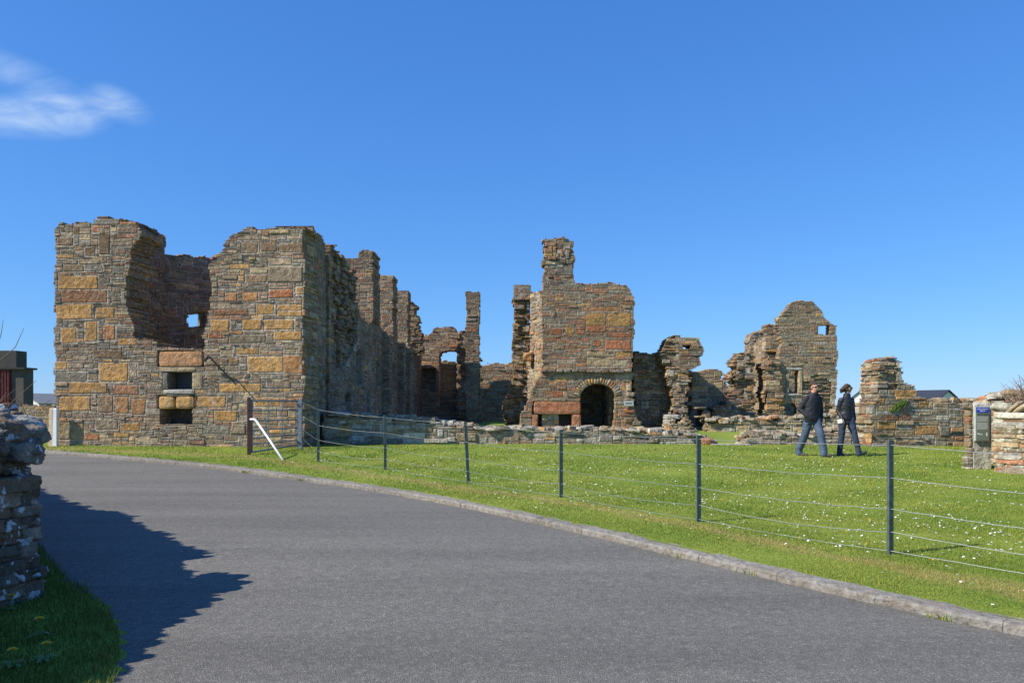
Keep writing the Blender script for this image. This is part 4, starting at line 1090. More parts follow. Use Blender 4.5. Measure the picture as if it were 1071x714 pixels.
fp = [ground(*p) for p in ((333, 483), (403, 491), (490, 505), (587, 520), (731, 546), (932, 580))]
ph = [57, 57, 64, 71, 91, 120]
H_ = [p * y / FPX for p, (x, y) in zip(ph, fp)]
fp = [(xat(316, 21.5) + .03, 21.5)] + fp + [(fp[-1][0] + 1.55, fp[-1][1] - 1.95)]
H_ = [1.42] + H_ + [1.08]
fe = empty('wire_fence', (fp[3][0], fp[3][1], gz(fp[3][1])), 'low wire fence of grey-green metal posts and five sagging strands along the road', 'fence')
FR = [.045, .33, .60, .80, .965]
heads = []
for i, ((x, y), h) in enumerate(zip(fp, H_)):
    z = gz(y)
    if i == 0:
        heads.append((x, y, z, 1.32)); continue
    mb = MB(); lean = (.05 if i == 3 else 0.0)
    d = Vector((fp[min(i + 1, 7)][0] - fp[i - 1][0], fp[min(i + 1, 7)][1] - fp[i - 1][1])).normalized(); ang = math.atan2(d.y, d.x)
    # T section post: flange across the fence line, web behind it
    mb.box((x - .028, y - .004, z - .25), (x + .028, y + .004, z + h)); 
    mb.box((x - .004, y + .004, z - .25), (x + .004, y + .05, z + h - .01))
    mb.box((x - .028, y + .004, z - .25), (x - .021, y + .022, z + h)); mb.box((x + .021, y + .004, z - .25), (x + .028, y + .022, z + h))
    V = mb.v
    for k in range(len(V)):
        q = V[k] - np.array((x, y, z)); a = .35; c_, s_ = math.cos(a), math.sin(a)
        q = np.stack([q[:, 0] * c_ - q[:, 1] * s_, q[:, 0] * s_ + q[:, 1] * c_, q[:, 2]], 1); q[:, 0] -= q[:, 2] * lean
        V[k] = q + np.array((x, y, z))
    post = mb.build('post', M_post, fe)
    heads.append((x - lean * h, y, z, h))
rr = random.Random(6)
for i in range(7):
    for k, f in enumerate(FR):
        a, b = heads[i], heads[i + 1]
        mb = MB(); sag = [.012, .02, .028, .045, .02][k] * (1.0 if i else .4) * rr.uniform(.6, 1.3)
        strand(mb, (a[0], a[1] - .012, a[2] + a[3] * (1 - f)), (b[0], b[1] - .012, b[2] + b[3] * (1 - f)), .0034, sag, 5, 12, .003, rr)
        mb.build('wire', M_wire, fe)

# gate
gt = empty('field_gate', (-6.2, 20.5, gz(20.5)), 'seven-bar galvanised field gate shut between a rusty red post and a blue-grey post', 'gate')
G0 = Vector((xat(262.5, 19.6), 19.6, 0)); G1 = Vector((xat(311, 21.5), 21.5, 0))
zr0 = [1.70, 1.45, 1.19, .96, .76, .61, .42]; zr1 = [1.70, 1.45, 1.19, .97, .79, .63, .50]
for k in range(7):
    mb = MB(); mb.tube([(G0.x, G0.y, zr0[k]), (G1.x, G1.y, zr1[k])], .024 if k in (0, 6) else .018, 8); mb.build('rail', M_galv, gt, True)
for t in (0.02, .36, .66, .98):
    p = G0.lerp(G1, t); mb = MB(); mb.box((p.x - .017, p.y - .03, zr0[6] + (zr1[6] - zr0[6]) * t), (p.x + .017, p.y - .022 if t in (.36, .66) else p.y + .02, 1.71)); mb.build('upright', M_galv, gt)
gp = MB(); x = xat(314.3, 21.6); gp.box((x - .045, 21.55, .1), (x + .045, 21.64, zat(417.5, 21.6))); o = gp.build('gate_post', M_bluepost, None, origin=(x, 21.6, gz(21.6)))
tag(o, 'broad blue-grey metal gate post against the tower corner', 'post')
for zc in (1.58, .56): mb = MB(); mb.box((x - .12, 21.52, zc), (x - .046, 21.545, zc + .045)); mb.build('hinge', M_black, o)
gp = MB(); x = xat(260.5, 19.6); gp.box((x - .042, 19.55, .1), (x + .042, 19.64, zat(415.3, 19.6)), rot=.3); o = gp.build('gate_post', M_rust, None, origin=(x, 19.6, gz(19.6)))
tag(o, 'rusty red-brown gate post in front of the tower', 'post')
mb = MB(); gx0, gy0 = ground(297, 481)
mb.tube([(xat(262, 19.5), 19.5, zat(438.3, 19.5)), (xat(266, 19.4), 19.4, zat(438.3, 19.4)), (xat(268.5, 19.3), 19.3, zat(440.5, 19.3)), (xat(282, 18.8), 18.8, zat(460, 18.8)), (gx0, gy0, gz(gy0) - .03)], .026, 10)
o = mb.build('strut', M_white, None, True, origin=(gx0, gy0, gz(gy0))); tag(o, 'bent white metal pole propping the red-brown gate post', 'pole')

# bollards at far left of the tower
for (px, c, lab, lean) in ((53.6, M_cream, 'rust-stained cream marker post, the left one of a close pair by the tower', .035), (58.0, M_white, 'clean white marker post next to the tower foot, right of a stained one', 0)):
    X, Y = ground(px, 466.5); h = 1.08; mb = MB(); w = .062
    V = []
    for z_, ww in ((-.1, w), (h - .02, w * .96), (h, w * .7)):
        for a, b in ((-1, -1), (1, -1), (1, 1), (-1, 1)): V.append((X + a * ww + lean * z_, Y + b * ww, gz(Y) + z_))
    F = [(0, 1, 5, 4), (1, 2, 6, 5), (2, 3, 7, 6), (3, 0, 4, 7), (4, 5, 9, 8), (5, 6, 10, 9), (6, 7, 11, 10), (7, 4, 8, 11), (8, 9, 10, 11)]
    mb.add(V, F); o = mb.build('marker_post', c, None, origin=(X, Y, gz(Y))); tag(o, lab, 'post')

# iron bar leaning in the tower's front wall
mb = MB(); Yb = 22.0
mb.tube([(xat(213.5, Yb), Yb + .05, zat(377, Yb)), (xat(219.5, Yb), Yb - .12, zat(373, Yb)), (xat(221.5, Yb), Yb - .12, zat(374.5, Yb))], [.03, .035, .03], 8, (1, 1, 1))
mb.tube([(xat(221.3, Yb), Yb - .12, zat(374, Yb)), (xat(248, Yb), Yb - .08, zat(402.3, Yb))], .022, 8)
o = mb.build('iron_bracket', M_black, None, origin=(xat(230, Yb), Yb, zat(390, Yb))); tag(o, 'dark slanting iron bar fixed to the tower front right of the sill', 'iron bar')

# ------------------------------------------------------------------ sign stone and orange drystone wall
SY = 16.3; zg = gz(SY)
sg = empty('sign_stone', (xat(1027, SY), SY, zg), 'upright concrete slab with an information sign, standing against a wall end at the right', 'sign')
mb = MB(); V, F = CS[5]
x0, x1 = xat(1018, SY), xat(1037.5, SY); zt = zat(421, SY)
rock(mb, ((x0 + x1) / 2, SY + .09, (zg - .1 + zt) / 2), (x1 - x0, .18, zt - zg + .1), (0, 0, .0), (.5, .47, .38), 3, 5, 14, .015)
mb.build('slab', M_smooth, sg)
px0, px1 = xat(1018.4, SY), xat(1033.2, SY); pz0, pz1 = zat(460.6, SY), zat(425.3, SY)
yp = SY - .06
M_sgf = flat('sign_frame_pale', (.45, .48, .44), .5, var=.05); M_sgg = flat('sign_grey_green', (.155, .18, .135), .5, var=.05); M_sgb = flat('sign_blue', (.02, .06, .42), .4, var=.05); M_sgd = flat('sign_dark_band', (.09, .11, .08), .5)
M_ink = flat('sign_white_letters', (.7, .72, .68), .5, var=.02)
mb = MB(); mb.box((px0, yp, pz0), (px1, yp + .05, pz1)); mb.build('sign_frame', M_sgf, sg)
w_ = px1 - px0; hgt = pz1 - pz0
mb = MB(); mb.box((px0 + .014, yp - .006, pz0 + .016), (px1 - .014, yp - .001, pz1 - hgt * .185)); mb.build('text_panel', M_sgg, sg)
mb = MB(); mb.box((px0 + .014, yp - .009, pz1 - hgt * .25), (px1 - .014, yp - .0062, pz1 - hgt * .2)); mb.build('dark_band', M_sgd, sg)
mb = MB(); mb.box((px0 + .012, yp - .006, pz1 - hgt * .17), (px1 - .012, yp - .001, pz1 - .012)); hd = mb.build('header_panel', M_sgb, sg)


def text(s, x, z, size, y, mat, parent, name='lettering', align='CENTER', th=.002):
    cu_ = bpy.data.curves.new(name, 'FONT'); cu_.body = s; cu_.size = size; cu_.align_x = align; cu_.align_y = 'CENTER'; cu_.extrude = th
    ob = bpy.data.objects.new(name, cu_); COL.objects.link(ob)
    bpy.context.view_layer.update()
    me = bpy.data.meshes.new_from_object(ob.evaluated_get(bpy.context.evaluated_depsgraph_get()))
    bpy.data.objects.remove(ob)
    me.transform(Matrix.Translation(Vector((x, y, z)) - Vector(parent_world(parent))) @ Matrix.Rotation(R(90), 4, 'X'))
    me.materials.clear(); return link(name, me, mat, parent)


cxs = (px0 + px1) / 2
text("EARL'S PALACE", cxs, pz1 - hgt * .07, .034, yp - .009, M_ink, sg)
text("BIRSAY", cxs, pz1 - hgt * .125, .034, yp - .009, M_ink, sg)
mb = MB(); rr = random.Random(2)
for i in range(13):
    z = pz1 - hgt * (.29 + .030 * i); x = px0 + .03
    if i in (5,): continue
    while x < px1 - .05:
        l = rr.uniform(.008, .028); x2 = min(x + l, px1 - .03); mb.box((x, yp - .0085, z - .004), (x2, yp - .0062, z + .004)); x = x2 + .006
mb.build('small_print', M_ink, sg)
mb = MB(); mb.box((px0 + .04, yp - .0085, pz0 + hgt * .19), (px0 + .075, yp - .0062, pz0 + hgt * .225)); mb.box((px0 + .08, yp - .0085, pz0 + hgt * .175), (px0 + .15, yp - .0062, pz0 + hgt * .19)); mb.box((px0 + .08, yp - .0085, pz0 + hgt * .2), (px0 + .13, yp - .0062, pz0 + hgt * .21))
mb.build('fine_print', M_ink, sg); mb = MB(); mb.box((px1 - .075, yp - .0085, pz0 + hgt * .14), (px1 - .05, yp - .0062, pz0 + hgt * .235)); mb.build('logo', M_ink, sg)
we = thing('wall_end', 1014, 16.3, 'narrow upright end of reddish squared stones just left of the sign slab', 'ruined wall')
wall('wall', (xat(1012.5, 16.32), 16.32), (xat(1017.6, 16.32), 16.32), [(1012.5, 500), (1012.5, 422), (1017.6, 421), (1017.6, 500)], t=.2, cell=.04, mix='dryr', rag=.03, rough=.03, seed=101, parent=we, hw=(1, 3, 4, 4, 2))


def drystone(name, path, ztop, label, cat, t=.5, mix='dry', mat=M_dry, seed=1, hs=(.07, .17), ws=(.2, .5), cop=None, copmix=None, parent_label=None, zbase=-.12, group=None, n=3):
    """drystone wall laid course by course along a path, rounded stones on both faces, ends closed, a dark heart, coping on top"""
    rr = random.Random(seed)
    P = [Vector(p) for p in path]
    th = empty(name, (P[0].x, P[0].y, gz(P[0].y)), label, cat, group)
    mb = MB(); core = MB(); cp = MB()
    seg = [(P[i], P[i + 1]) for i in range(len(P) - 1)]
    for si, (A, B) in enumerate(seg):
        D = (B - A); Lg = D.length; D.normalize(); Nn = Vector((-D.y, D.x)); ang = math.atan2(D.y, D.x)
        zt = ztop[si] if hasattr(ztop, '__len__') else ztop; za = gz((A.y + B.y) / 2) + zbase
        core_in = .09
        a2 = A + D * (core_in if si == 0 else -.05); b2 = B - D * (core_in if si == len(seg) - 1 else -.05)
        c = [a2 + Nn * (t / 2 - core_in), b2 + Nn * (t / 2 - core_in), b2 - Nn * (t / 2 - core_in), a2 - Nn * (t / 2 - core_in)]
        core.add([(p.x, p.y, za) for p in c] + [(p.x, p.y, zt - .03) for p in c], [(3, 2, 1, 0), (4, 5, 6, 7), (0, 1, 5, 4), (1, 2, 6, 5), (2, 3, 7, 6), (3, 0, 4, 7)], (.05, .045, .04))
        z = za
        while z < zt - .03:
            h = min(rr.uniform(*hs), zt - z) ; h = max(h, .05)
            for side in (-1, 1):
                s_ = -t / 2 * .0 + rr.uniform(-.1, .0)
                while s_ < Lg + .02:
                    w = rr.uniform(*ws) * (1 + h * 1.5)
                    split = rr.random() < .22 and h > .11
                    s_c = s_ + w / 2
                    if s_c > Lg: 
                        w = max(.14, (Lg + .02 - s_)); s_c = s_ + w / 2
                    for (zz0, hh) in ([(z, h * .5), (z + h * .5, h * .5)] if split else [(z, h)]):
                        dp = rr.uniform(.2, .28)
                        p = A + D * s_c + Nn * side * (t / 2 - dp / 2 + rr.uniform(-.02, .028))
                        rock(mb, (p.x, p.y, zz0 + hh / 2), (w * 1.01, dp, hh * 1.03), (rr.uniform(-.04, .04), rr.uniform(-.03, .03), ang + rr.uniform(-.05, .05)), pick(rr, mix), rr.randint(0, 99999), n, 14 if n > 5 else 7, .075)
                    s_ += w
            # end stones
            for (E, sg_) in (((A, -1),) if si == 0 else ()) + (((B, 1),) if si == len(seg) - 1 else ()):
                for q in (-.5, .5):
                    p = E + D * sg_ * (-.07 + rr.uniform(-.02, .02)) + Nn * q * t * .5
                    rock(mb, (p.x, p.y, z + h / 2), (.2, t * .5, h * 1.03), (0, 0, ang), pick(rr, mix), rr.randint(0, 99999), n, 14 if n > 5 else 7, .075)
            z += h
        if cop: cop(cp, A, D, Lg, Nn, ang, zt, rr, t)
    core.build('hearting', flat(name + '_hearting', (.05, .045, .04), .95), th)
    mb.build('wall', mat, th, True)
    if cp.v: cp.build('coping', mat, th, True)
    return th


def cop_edge(cp, A, D, Lg, Nn, ang, zt, rr, t):
    s_ = .02
    while s_ < Lg:
        w = rr.uniform(.10, .2); h = rr.uniform(.17, .30); p = A + D * (s_ + w / 2)
        rock(cp, (p.x, p.y, zt + h * .38), (w, t * rr.uniform(.66, .82), h), (rr.uniform(-.1, .1), rr.uniform(-.5, -.15), ang), pick(rr, 'dry'), rr.randint(0, 99999), 9, 6, .15)
        s_ += w * .92


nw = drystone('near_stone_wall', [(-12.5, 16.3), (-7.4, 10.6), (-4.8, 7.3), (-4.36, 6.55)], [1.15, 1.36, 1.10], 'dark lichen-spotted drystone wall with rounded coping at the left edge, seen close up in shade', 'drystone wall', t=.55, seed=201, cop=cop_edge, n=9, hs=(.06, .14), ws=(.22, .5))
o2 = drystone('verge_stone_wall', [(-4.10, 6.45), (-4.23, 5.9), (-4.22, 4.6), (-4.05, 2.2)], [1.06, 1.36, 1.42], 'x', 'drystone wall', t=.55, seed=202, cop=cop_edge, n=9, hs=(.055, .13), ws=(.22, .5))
# both runs are one wall: hang the second run's pieces on the first
for ch in list(o2.children):
    ch.parent = nw
    dlt = Vector(o2.location) - Vector(nw.location); ch.data.transform(Matrix.Translation(dlt))
bpy.data.objects.remove(o2)
for ch in nw.children: ch.name = ch.name.split('.')[0]
# big lichened cap stones on the corner
mb = MB(); rr = random.Random(31)
caps = [(2, 446, .36, .18, .25, 'gbrown', -.25), (16, 450, .34, .16, .3, 'brown', .35), (30, 446, .24, .16, -.55, 'lgrey', .45), (38, 456, .16, .17, -.5, 'grey', .5), (12, 462, .26, .18, .2, 'dgrey', 0), (27, 468, .22, .2, -.5, 'dgrey', -.6), (38, 474, .18, .15, .1, 'grey', 0), (3, 436, .16, .12, 0, 'lgrey', 0), (5, 474, .22, .15, .1, 'dgrey', 0)]
for q, (px, py, w, h, tz, c, ty) in enumerate(caps):
    Y = 6.15 + .05 * (q % 4) + (.25 if q in (0, 2, 7) else 0)
    rock(mb, (xat(px - 12, Y), Y, zat(py, Y)), (w * .9, .32, h), (rr.uniform(-.2, .2), ty, tz), PAL[c], 900 + q, 9, 5.0, .16)
mb.build('cap_stones', M_dry, nw, True)

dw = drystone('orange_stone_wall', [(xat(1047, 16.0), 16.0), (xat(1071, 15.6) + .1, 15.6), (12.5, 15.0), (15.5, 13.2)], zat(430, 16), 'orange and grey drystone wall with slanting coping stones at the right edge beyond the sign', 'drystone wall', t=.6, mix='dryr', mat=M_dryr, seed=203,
              hs=(.06, .16), ws=(.22, .55), n=9, cop=lambda cp, A, D, Lg, Nn, ang, zt, rr, t: [rock(cp, ((A + D * s).x, (A + D * s).y, zt + .05), (.12, t * 1.05, .42), (0, .95 + rr.uniform(-.2, .15), ang), np.array(PAL[rr.choice(['tan', 'lgrey', 'grey', 'gbrown', 'tan'])]), rr.randint(0, 9999), 3, 3.6, .14) for s in np.arange(.28, Lg, .15)])
mb = MB(); rock(mb, (xat(1049, 15.95), 15.95, zat(426, 16)), (.30, .5, .20), (0, .35, 0), (.33, .31, .24), 5, 5, 4, .12); mb.build('boulder', M_dryr, dw, True)
# upper tumbled wall behind, joining to the shrub
low_wall('tumbled_wall', 1030, 18.6, 1120, 17.8, [(1030, 424), (1038, 419), (1048, 415), (1062, 412), (1085, 411), (1120, 412)], 'tumbled orange topped wall under the bare shrub at the right edge', seed=105, nrub=50, mix='dryr', t=.8)

# ------------------------------------------------------------------ shrubs
M_twig = flat('dry_twigs', (.23, .15, .10), .8, var=.25); M_twigd = flat('dark_twigs', (.17, .11, .075), .8, var=.2)


def shrub(name, x, y, z, n, h, spread, label, seed, mat, r0=.012, extra=(), leaves=None):
    rr = random.Random(seed); t = empty(name, (x, y, z), label, 'shrub')
    mb = MB(); tips = []
    for i in range(n):
        a = rr.uniform(0, 6.28); s_ = rr.uniform(.2, 1) * spread; hh = h * rr.uniform(.45, 1)
        p0 = Vector((x + rr.gauss(0, .12), y + rr.gauss(0, .12), z)); p3 = Vector((x + math.cos(a) * s_, y + math.sin(a) * s_, z + hh)); pts = []
        for k in range(6):
            f = k / 5; p = p0.lerp(p3, f); p.z += math.sin(f * 3.14) * .12 * hh; p.x += rr.gauss(0, .02); p.y += rr.gauss(0, .02); pts.append(p)
        mb.tube(pts, [r0 * (1 - .75 * k / 5) for k in range(6)], 5)
        for _ in range(5):
            k = rr.randint(1, 4); b = pts[k]; e = b + Vector((rr.gauss(0, .18), rr.gauss(0, .18), rr.uniform(.1, .4))) * (h * .45); mb.tube([b, b.lerp(e, .5) + Vector((rr.gauss(0, .02), 0, 0)), e], [r0 * .4, r0 * .3, r0 * .12], 4); tips.append(e); tips.append(b.lerp(e, .5))
        tips.append(p3)
    for pts in extra: mb.tube(pts, [r0 * .55, r0 * .5, r0 * .4, r0 * .2][:len(pts)], 6)
    mb.build('branches', mat, t)
    if leaves:
        mb = MB(); V = []; F = []
        for p in tips:
            for _ in range(leaves):
                q = p + Vector((rr.gauss(0, .07), rr.gauss(0, .07), rr.gauss(0, .07))); a = Vector((rr.gauss(0, 1), rr.gauss(0, 1), rr.gauss(0, 1))).normalized() * .022; b = a.orthogonal().normalized() * .011
                k = len(V); V += [tuple(q - a), tuple(q + b), tuple(q + a), tuple(q - b)]; F.append((k, k + 1, k + 2, k + 3))
        mb.add(V, F); mb.build('leaves', flat(name + '_leaf', (.10, .10, .03), .7, var=.3), t)
    return t


X_, Y_ = xat(1070, 17.4), 17.4
shrub('bare_shrub', X_, Y_ - .3, 1.35, 90, .9, .65, 'leafless reddish-brown shrub above the wall at the right edge', 7, M_twig, .012)
Yt = 7.6
ex = [[(xat(-30, Yt), Yt, zat(392, Yt)), (xat(0, Yt), Yt, zat(377, Yt)), (xat(16, Yt), Yt, zat(363, Yt)), (xat(25, Yt), Yt, zat(343, Yt))],
      [(xat(-14, Yt), Yt, zat(390, Yt)), (xat(-4, Yt), Yt, zat(366, Yt)), (xat(1, Yt), Yt, zat(350, Yt)), (xat(3.5, Yt), Yt, zat(334, Yt))]]
shrub('bramble', -5.75, 8.1, .2, 46, 1.85, 1.0, 'thin arching bare stems rising behind the near stone wall at the left edge', 9, M_twigd, .009, extra=ex)

# ------------------------------------------------------------------ distant buildings
M_harl = flat('grey_harling', (.055, .05, .045), .95, bump=.4, bscale=25, var=.15, vscale=1.5); M_harl2 = flat('grey_harling_light', (.08, .072, .065), .95, bump=.4, bscale=25, var=.15, vscale=1.5)
M_redd = flat('red_doors', (.12, .01, .01), .55, var=.12, vscale=2)
Y = 55; bb = empty('grey_shed', (xat(4, Y), Y, gz(Y)), 'dark grey block building with a tall red door, partly cut by the left edge', 'building')
mb = MB(); mb.box((xat(-50, Y), Y, .2), (xat(17, Y), Y + 1.2, zat(366.5, Y))); mb.build('main_block', M_harl, bb)
mb = MB(); mb.box((xat(-14, Y - 2), Y - 2, .2), (xat(24.5, Y - 2), Y - .9, zat(384.5, Y - 2))); mb.build('front_block', M_harl2, bb)
mb = MB(); mb.box((xat(-16, Y - 2.2), Y - 2.25, zat(386, Y - 2.2)), (xat(26, Y - 2.2), Y - .8, zat(384, Y - 2.2))); mb.build('roof_edge', M_black, bb)
mb = MB(); mb.box((xat(-12, Y - 2), Y - 2.12, .3), (xat(11.5, Y - 2), Y - 2.003, zat(386.5, Y - 2))); dr = mb.build('door', M_redd, bb)
mb = MB()
for q in range(8): mb.box((xat(-11 + q * 3.0, Y - 2), Y - 2.16, .3), (xat(-10.5 + q * 3.0, Y - 2), Y - 2.121, zat(387, Y - 2)))
mb.build('ribs', M_redd, dr)
# field wall beyond the road
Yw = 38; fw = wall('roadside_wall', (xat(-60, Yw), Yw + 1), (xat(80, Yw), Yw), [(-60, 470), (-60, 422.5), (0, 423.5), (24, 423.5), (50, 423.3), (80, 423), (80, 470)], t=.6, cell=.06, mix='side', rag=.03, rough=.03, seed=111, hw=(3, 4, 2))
tag(fw, 'grey stone field wall across the road, left of the tower', 'wall')


def house(name, x0, x1, Y, dep, zb, zeave, zridge, label, wallc, roofc, ridge_x=True, gable_window=False):
    h = empty(name, ((x0 + x1) / 2, Y, zb), label, 'house')
    mb = MB(); ym = Y + dep / 2
    if ridge_x:
        mb.box((x0, Y, zb), (x1, Y + dep, zeave))
        mb.add([(x0, Y, zeave), (x0, Y + dep, zeave), (x0, ym, zridge - .15)], [(0, 1, 2)]); mb.add([(x1, Y, zeave), (x1, Y + dep, zeave), (x1, ym, zridge - .15)], [(0, 2, 1)])
        mb.build('walls', wallc, h)
        mb = MB(); o_ = .3
        for s_, ye in ((-1, Y - o_), (1, Y + dep + o_)):
            zl = zeave - o_ * (zridge - zeave) / (dep / 2)
            V = [(x0 - o_, ye, zl), (x1 + o_, ye, zl), (x1 + o_, ym, zridge), (x0 - o_, ym, zridge)]; V += [(a, b, c + .16) for a, b, c in V]
            mb.add(V, [(0, 1, 2, 3), (7, 6, 5, 4), (0, 4, 5, 1), (1, 5, 6, 2), (2, 6, 7, 3), (3, 7, 4, 0)])
        mb.build('roof', roofc, h)
    else:
        xm = (x0 + x1) / 2; mb.box((x0, Y, zb), (x1, Y + dep, zeave)); mb.add([(x0, Y, zeave), (x1, Y, zeave), (xm, Y, zridge - .15)], [(0, 1, 2)]); mb.build('walls', wallc, h)
        mb = MB(); o_ = .35
        for s_, xe in ((-1, x0 - o_), (1, x1 + o_)):
            zl = zeave - o_ * (zridge - zeave) / ((x1 - x0) / 2)
            V = [(xe, Y - o_, zl), (xe, Y + dep, zl), (xm, Y + dep, zridge), (xm, Y - o_, zridge)]; V += [(a, b, c + .16) for a, b, c in V]
            mb.add(V, [(0, 1, 2, 3), (7, 6, 5, 4), (0, 4, 5, 1), (1, 5, 6, 2), (2, 6, 7, 3), (3, 7, 4, 0)])
        mb.build('roof', roofc, h)
    return h


M_slate = flat('dark_slate', (.028, .032, .045), .6, var=.15, vscale=3); M_wht = flat('white_render', (.72, .72, .68), .8, var=.04); M_blu = flat('pale_grey_render', (.62, .66, .64), .8, var=.04); M_gsl = flat('grey_slate', (.22, .22, .22), .7, var=.1)


def gabled(name, ridge0, ridge1, half, zb, ze, zr, label, wallc, roofc):
    """house whose ridge runs from ridge0 to ridge1"""
    a, b = Vector(ridge0), Vector(ridge1); D = (b - a).normalized(); Nn = Vector((-D.y, D.x))
    h = empty(name, ((a.x + b.x) / 2, (a.y + b.y) / 2, zb), label, 'house')
    mb = MB(); c = [a + Nn * half, a - Nn * half, b - Nn * half, b + Nn * half]
    V = [(p.x, p.y, zb) for p in c] + [(p.x, p.y, ze) for p in c] + [(a.x, a.y, zr - .12), (b.x, b.y, zr - .12)]
    mb.add(V, [(0, 1, 5, 4), (1, 2, 6, 5), (2, 3, 7, 6), (3, 0, 4, 7), (4, 5, 8), (6, 7, 9)]); mb.build('walls', wallc, h)
    mb = MB(); o_ = .35; sl_ = (zr - ze) / half
    for s_ in (-1, 1):
        q = [a - D * o_ + Nn * s_ * (half + o_), b + D * o_ + Nn * s_ * (half + o_), b + D * o_, a - D * o_]; zz = [ze - o_ * sl_, ze - o_ * sl_, zr, zr]
        V = [(p.x, p.y, z) for p, z in zip(q, zz)]; V += [(x, y, z + .17) for x, y, z in V]; mb.add(V, [(0, 1, 2, 3), (7, 6, 5, 4), (0, 4, 5, 1), (1, 5, 6, 2), (2, 6, 7, 3), (3, 7, 4, 0)])
    mb.build('roof', roofc, h)
    return h


Yh = 95
Yh = 150
gabled('house', (xat(991.5, Yh), Yh), (xat(991.5, Yh) - 3.15, Yh + 8.5), 3.3, -6, zat(420.5, Yh), zat(408.3, Yh), 'house with a long dark slate roof showing over the wall, right of the humped wall', M_blu, M_slate)
gabled('house', (xat(905, Yh), Yh), (xat(905, Yh) + 5, Yh + 8.5), 3.0, -6, zat(419, Yh), zat(405, Yh), 'white gabled house peeping out between the walking woman and the humped wall', M_wht, M_slate)
gabled('house', (xat(45, 120), 116), (xat(75, 122), 124), 2.6, -5, zat(421.5, 116), zat(412.3, 116), 'pale house with a grey roof far off, left of the tower', M_blu, M_gsl)
# ------------------------------------------------------------------ people
M_skin = flat('skin', (.50, .26, .17), .55, var=.06); M_hairm = flat('brown_hair', (.05, .026, .014), .6, var=.2, vscale=30)
M_navy = flat('navy_jacket_cloth', (.012, .013, .020), .75, bump=.35, bscale=18, var=.2); M_puff = flat('black_quilted_cloth', (.014, .016, .020), .6, bump=.3, bscale=18, var=.2)
M_jean = flat('faded_denim', (.06, .09, .14), .85, bump=.4, bscale=16, var=.35, vscale=5); M_jeand = flat('dark_denim', (.026, .040, .080), .85, bump=.4, bscale=16, var=.25, vscale=5)
M_shoe = flat('dark_shoe', (.03, .028, .03), .6); M_lens = flat('sunglasses', (.008, .006, .006), .15); M_lip = flat('lips', (.38, .14, .11), .5); M_paper = flat('white_paper', (.8, .8, .78), .6, var=.02)


def loft(mb, secs, n=16, cap=True):
    """secs: (centre, half width, half depth, yaw, tilt) ellipses stacked upward"""
    V = []
    for (c, a, b, yaw) in secs:
        for j in range(n):
            w = 2 * math.pi * j / n; x, y = math.cos(w) * a, math.sin(w) * b
            V.append((c[0] + x * math.cos(yaw) - y * math.sin(yaw), c[1] + x * math.sin(yaw) + y * math.cos(yaw), c[2]))
    F = []
    for i in range(len(secs) - 1):
        for j in range(n): j2 = (j + 1) % n; F.append((i * n + j, i * n + j2, (i + 1) * n + j2, (i + 1) * n + j))
    if cap: F.append(tuple(range(n - 1, -1, -1))); F.append(tuple((len(secs) - 1) * n + j for j in range(n)))
    mb.add(V, F)


def ball(mb, c, r, col=(1, 1, 1), rot=(0, 0, 0)):
    rock(mb, c, (r[0] * 2, r[1] * 2, r[2] * 2) if hasattr(r, '__len__') else (r * 2,) * 3, rot, col, 0, 5, 2.0, 0.0)


def limb(mb, pts, rad, n=12):
    """tapered limb with round joints, densified so it bends softly"""
    P = []; Rr = []
    for i in range(len(pts) - 1):
        for k in range(4):
            t = k / 4; P.append(Vector(pts[i]).lerp(Vector(pts[i + 1]), t)); Rr.append(rad[i] * (1 - t) + rad[i + 1] * t)
    P.append(Vector(pts[-1])); Rr.append(rad[-1])
    mb.tube(P, Rr, n)
    for p, r in zip(pts, rad): ball(mb, p, r * .99)


def fuse(mb, name, mat, parent, voxel=.012, smooth=6, wrinkle=0.0):
    o = mb.build(name, None, parent)
    m = o.modifiers.new('r', 'REMESH'); m.mode = 'VOXEL'; m.voxel_size = voxel
    s_ = o.modifiers.new('s', 'SMOOTH'); s_.iterations = smooth; s_.factor = .6
    bpy.context.view_layer.update()
    me = bpy.data.meshes.new_from_object(o.evaluated_get(bpy.context.evaluated_depsgraph_get()))
    o.modifiers.clear(); old = o.data; o.data = me; me.name = name; bpy.data.meshes.remove(old)
    if wrinkle:
        n = len(me.vertices); co = np.zeros(n * 3); me.vertices.foreach_get('co', co); co = co.reshape(-1, 3)
        no = np.zeros(n * 3); me.vertices.foreach_get('normal', no); no = no.reshape(-1, 3)
        d = np.sin(co[:, 2] * 46 + np.sin(co[:, 0] * 21) * 2.2 + np.sin(co[:, 1] * 17) * 1.6) * np.sin(co[:, 0] * 13 + co[:, 2] * 9) + .5 * np.sin(co[:, 2] * 90 + co[:, 0] * 33)
        co = co + no * (d * wrinkle)[:, None]; me.vertices.foreach_set('co', co.ravel()); me.update()
    me.materials.clear(); me.materials.append(mat); me.shade_smooth()
    return o


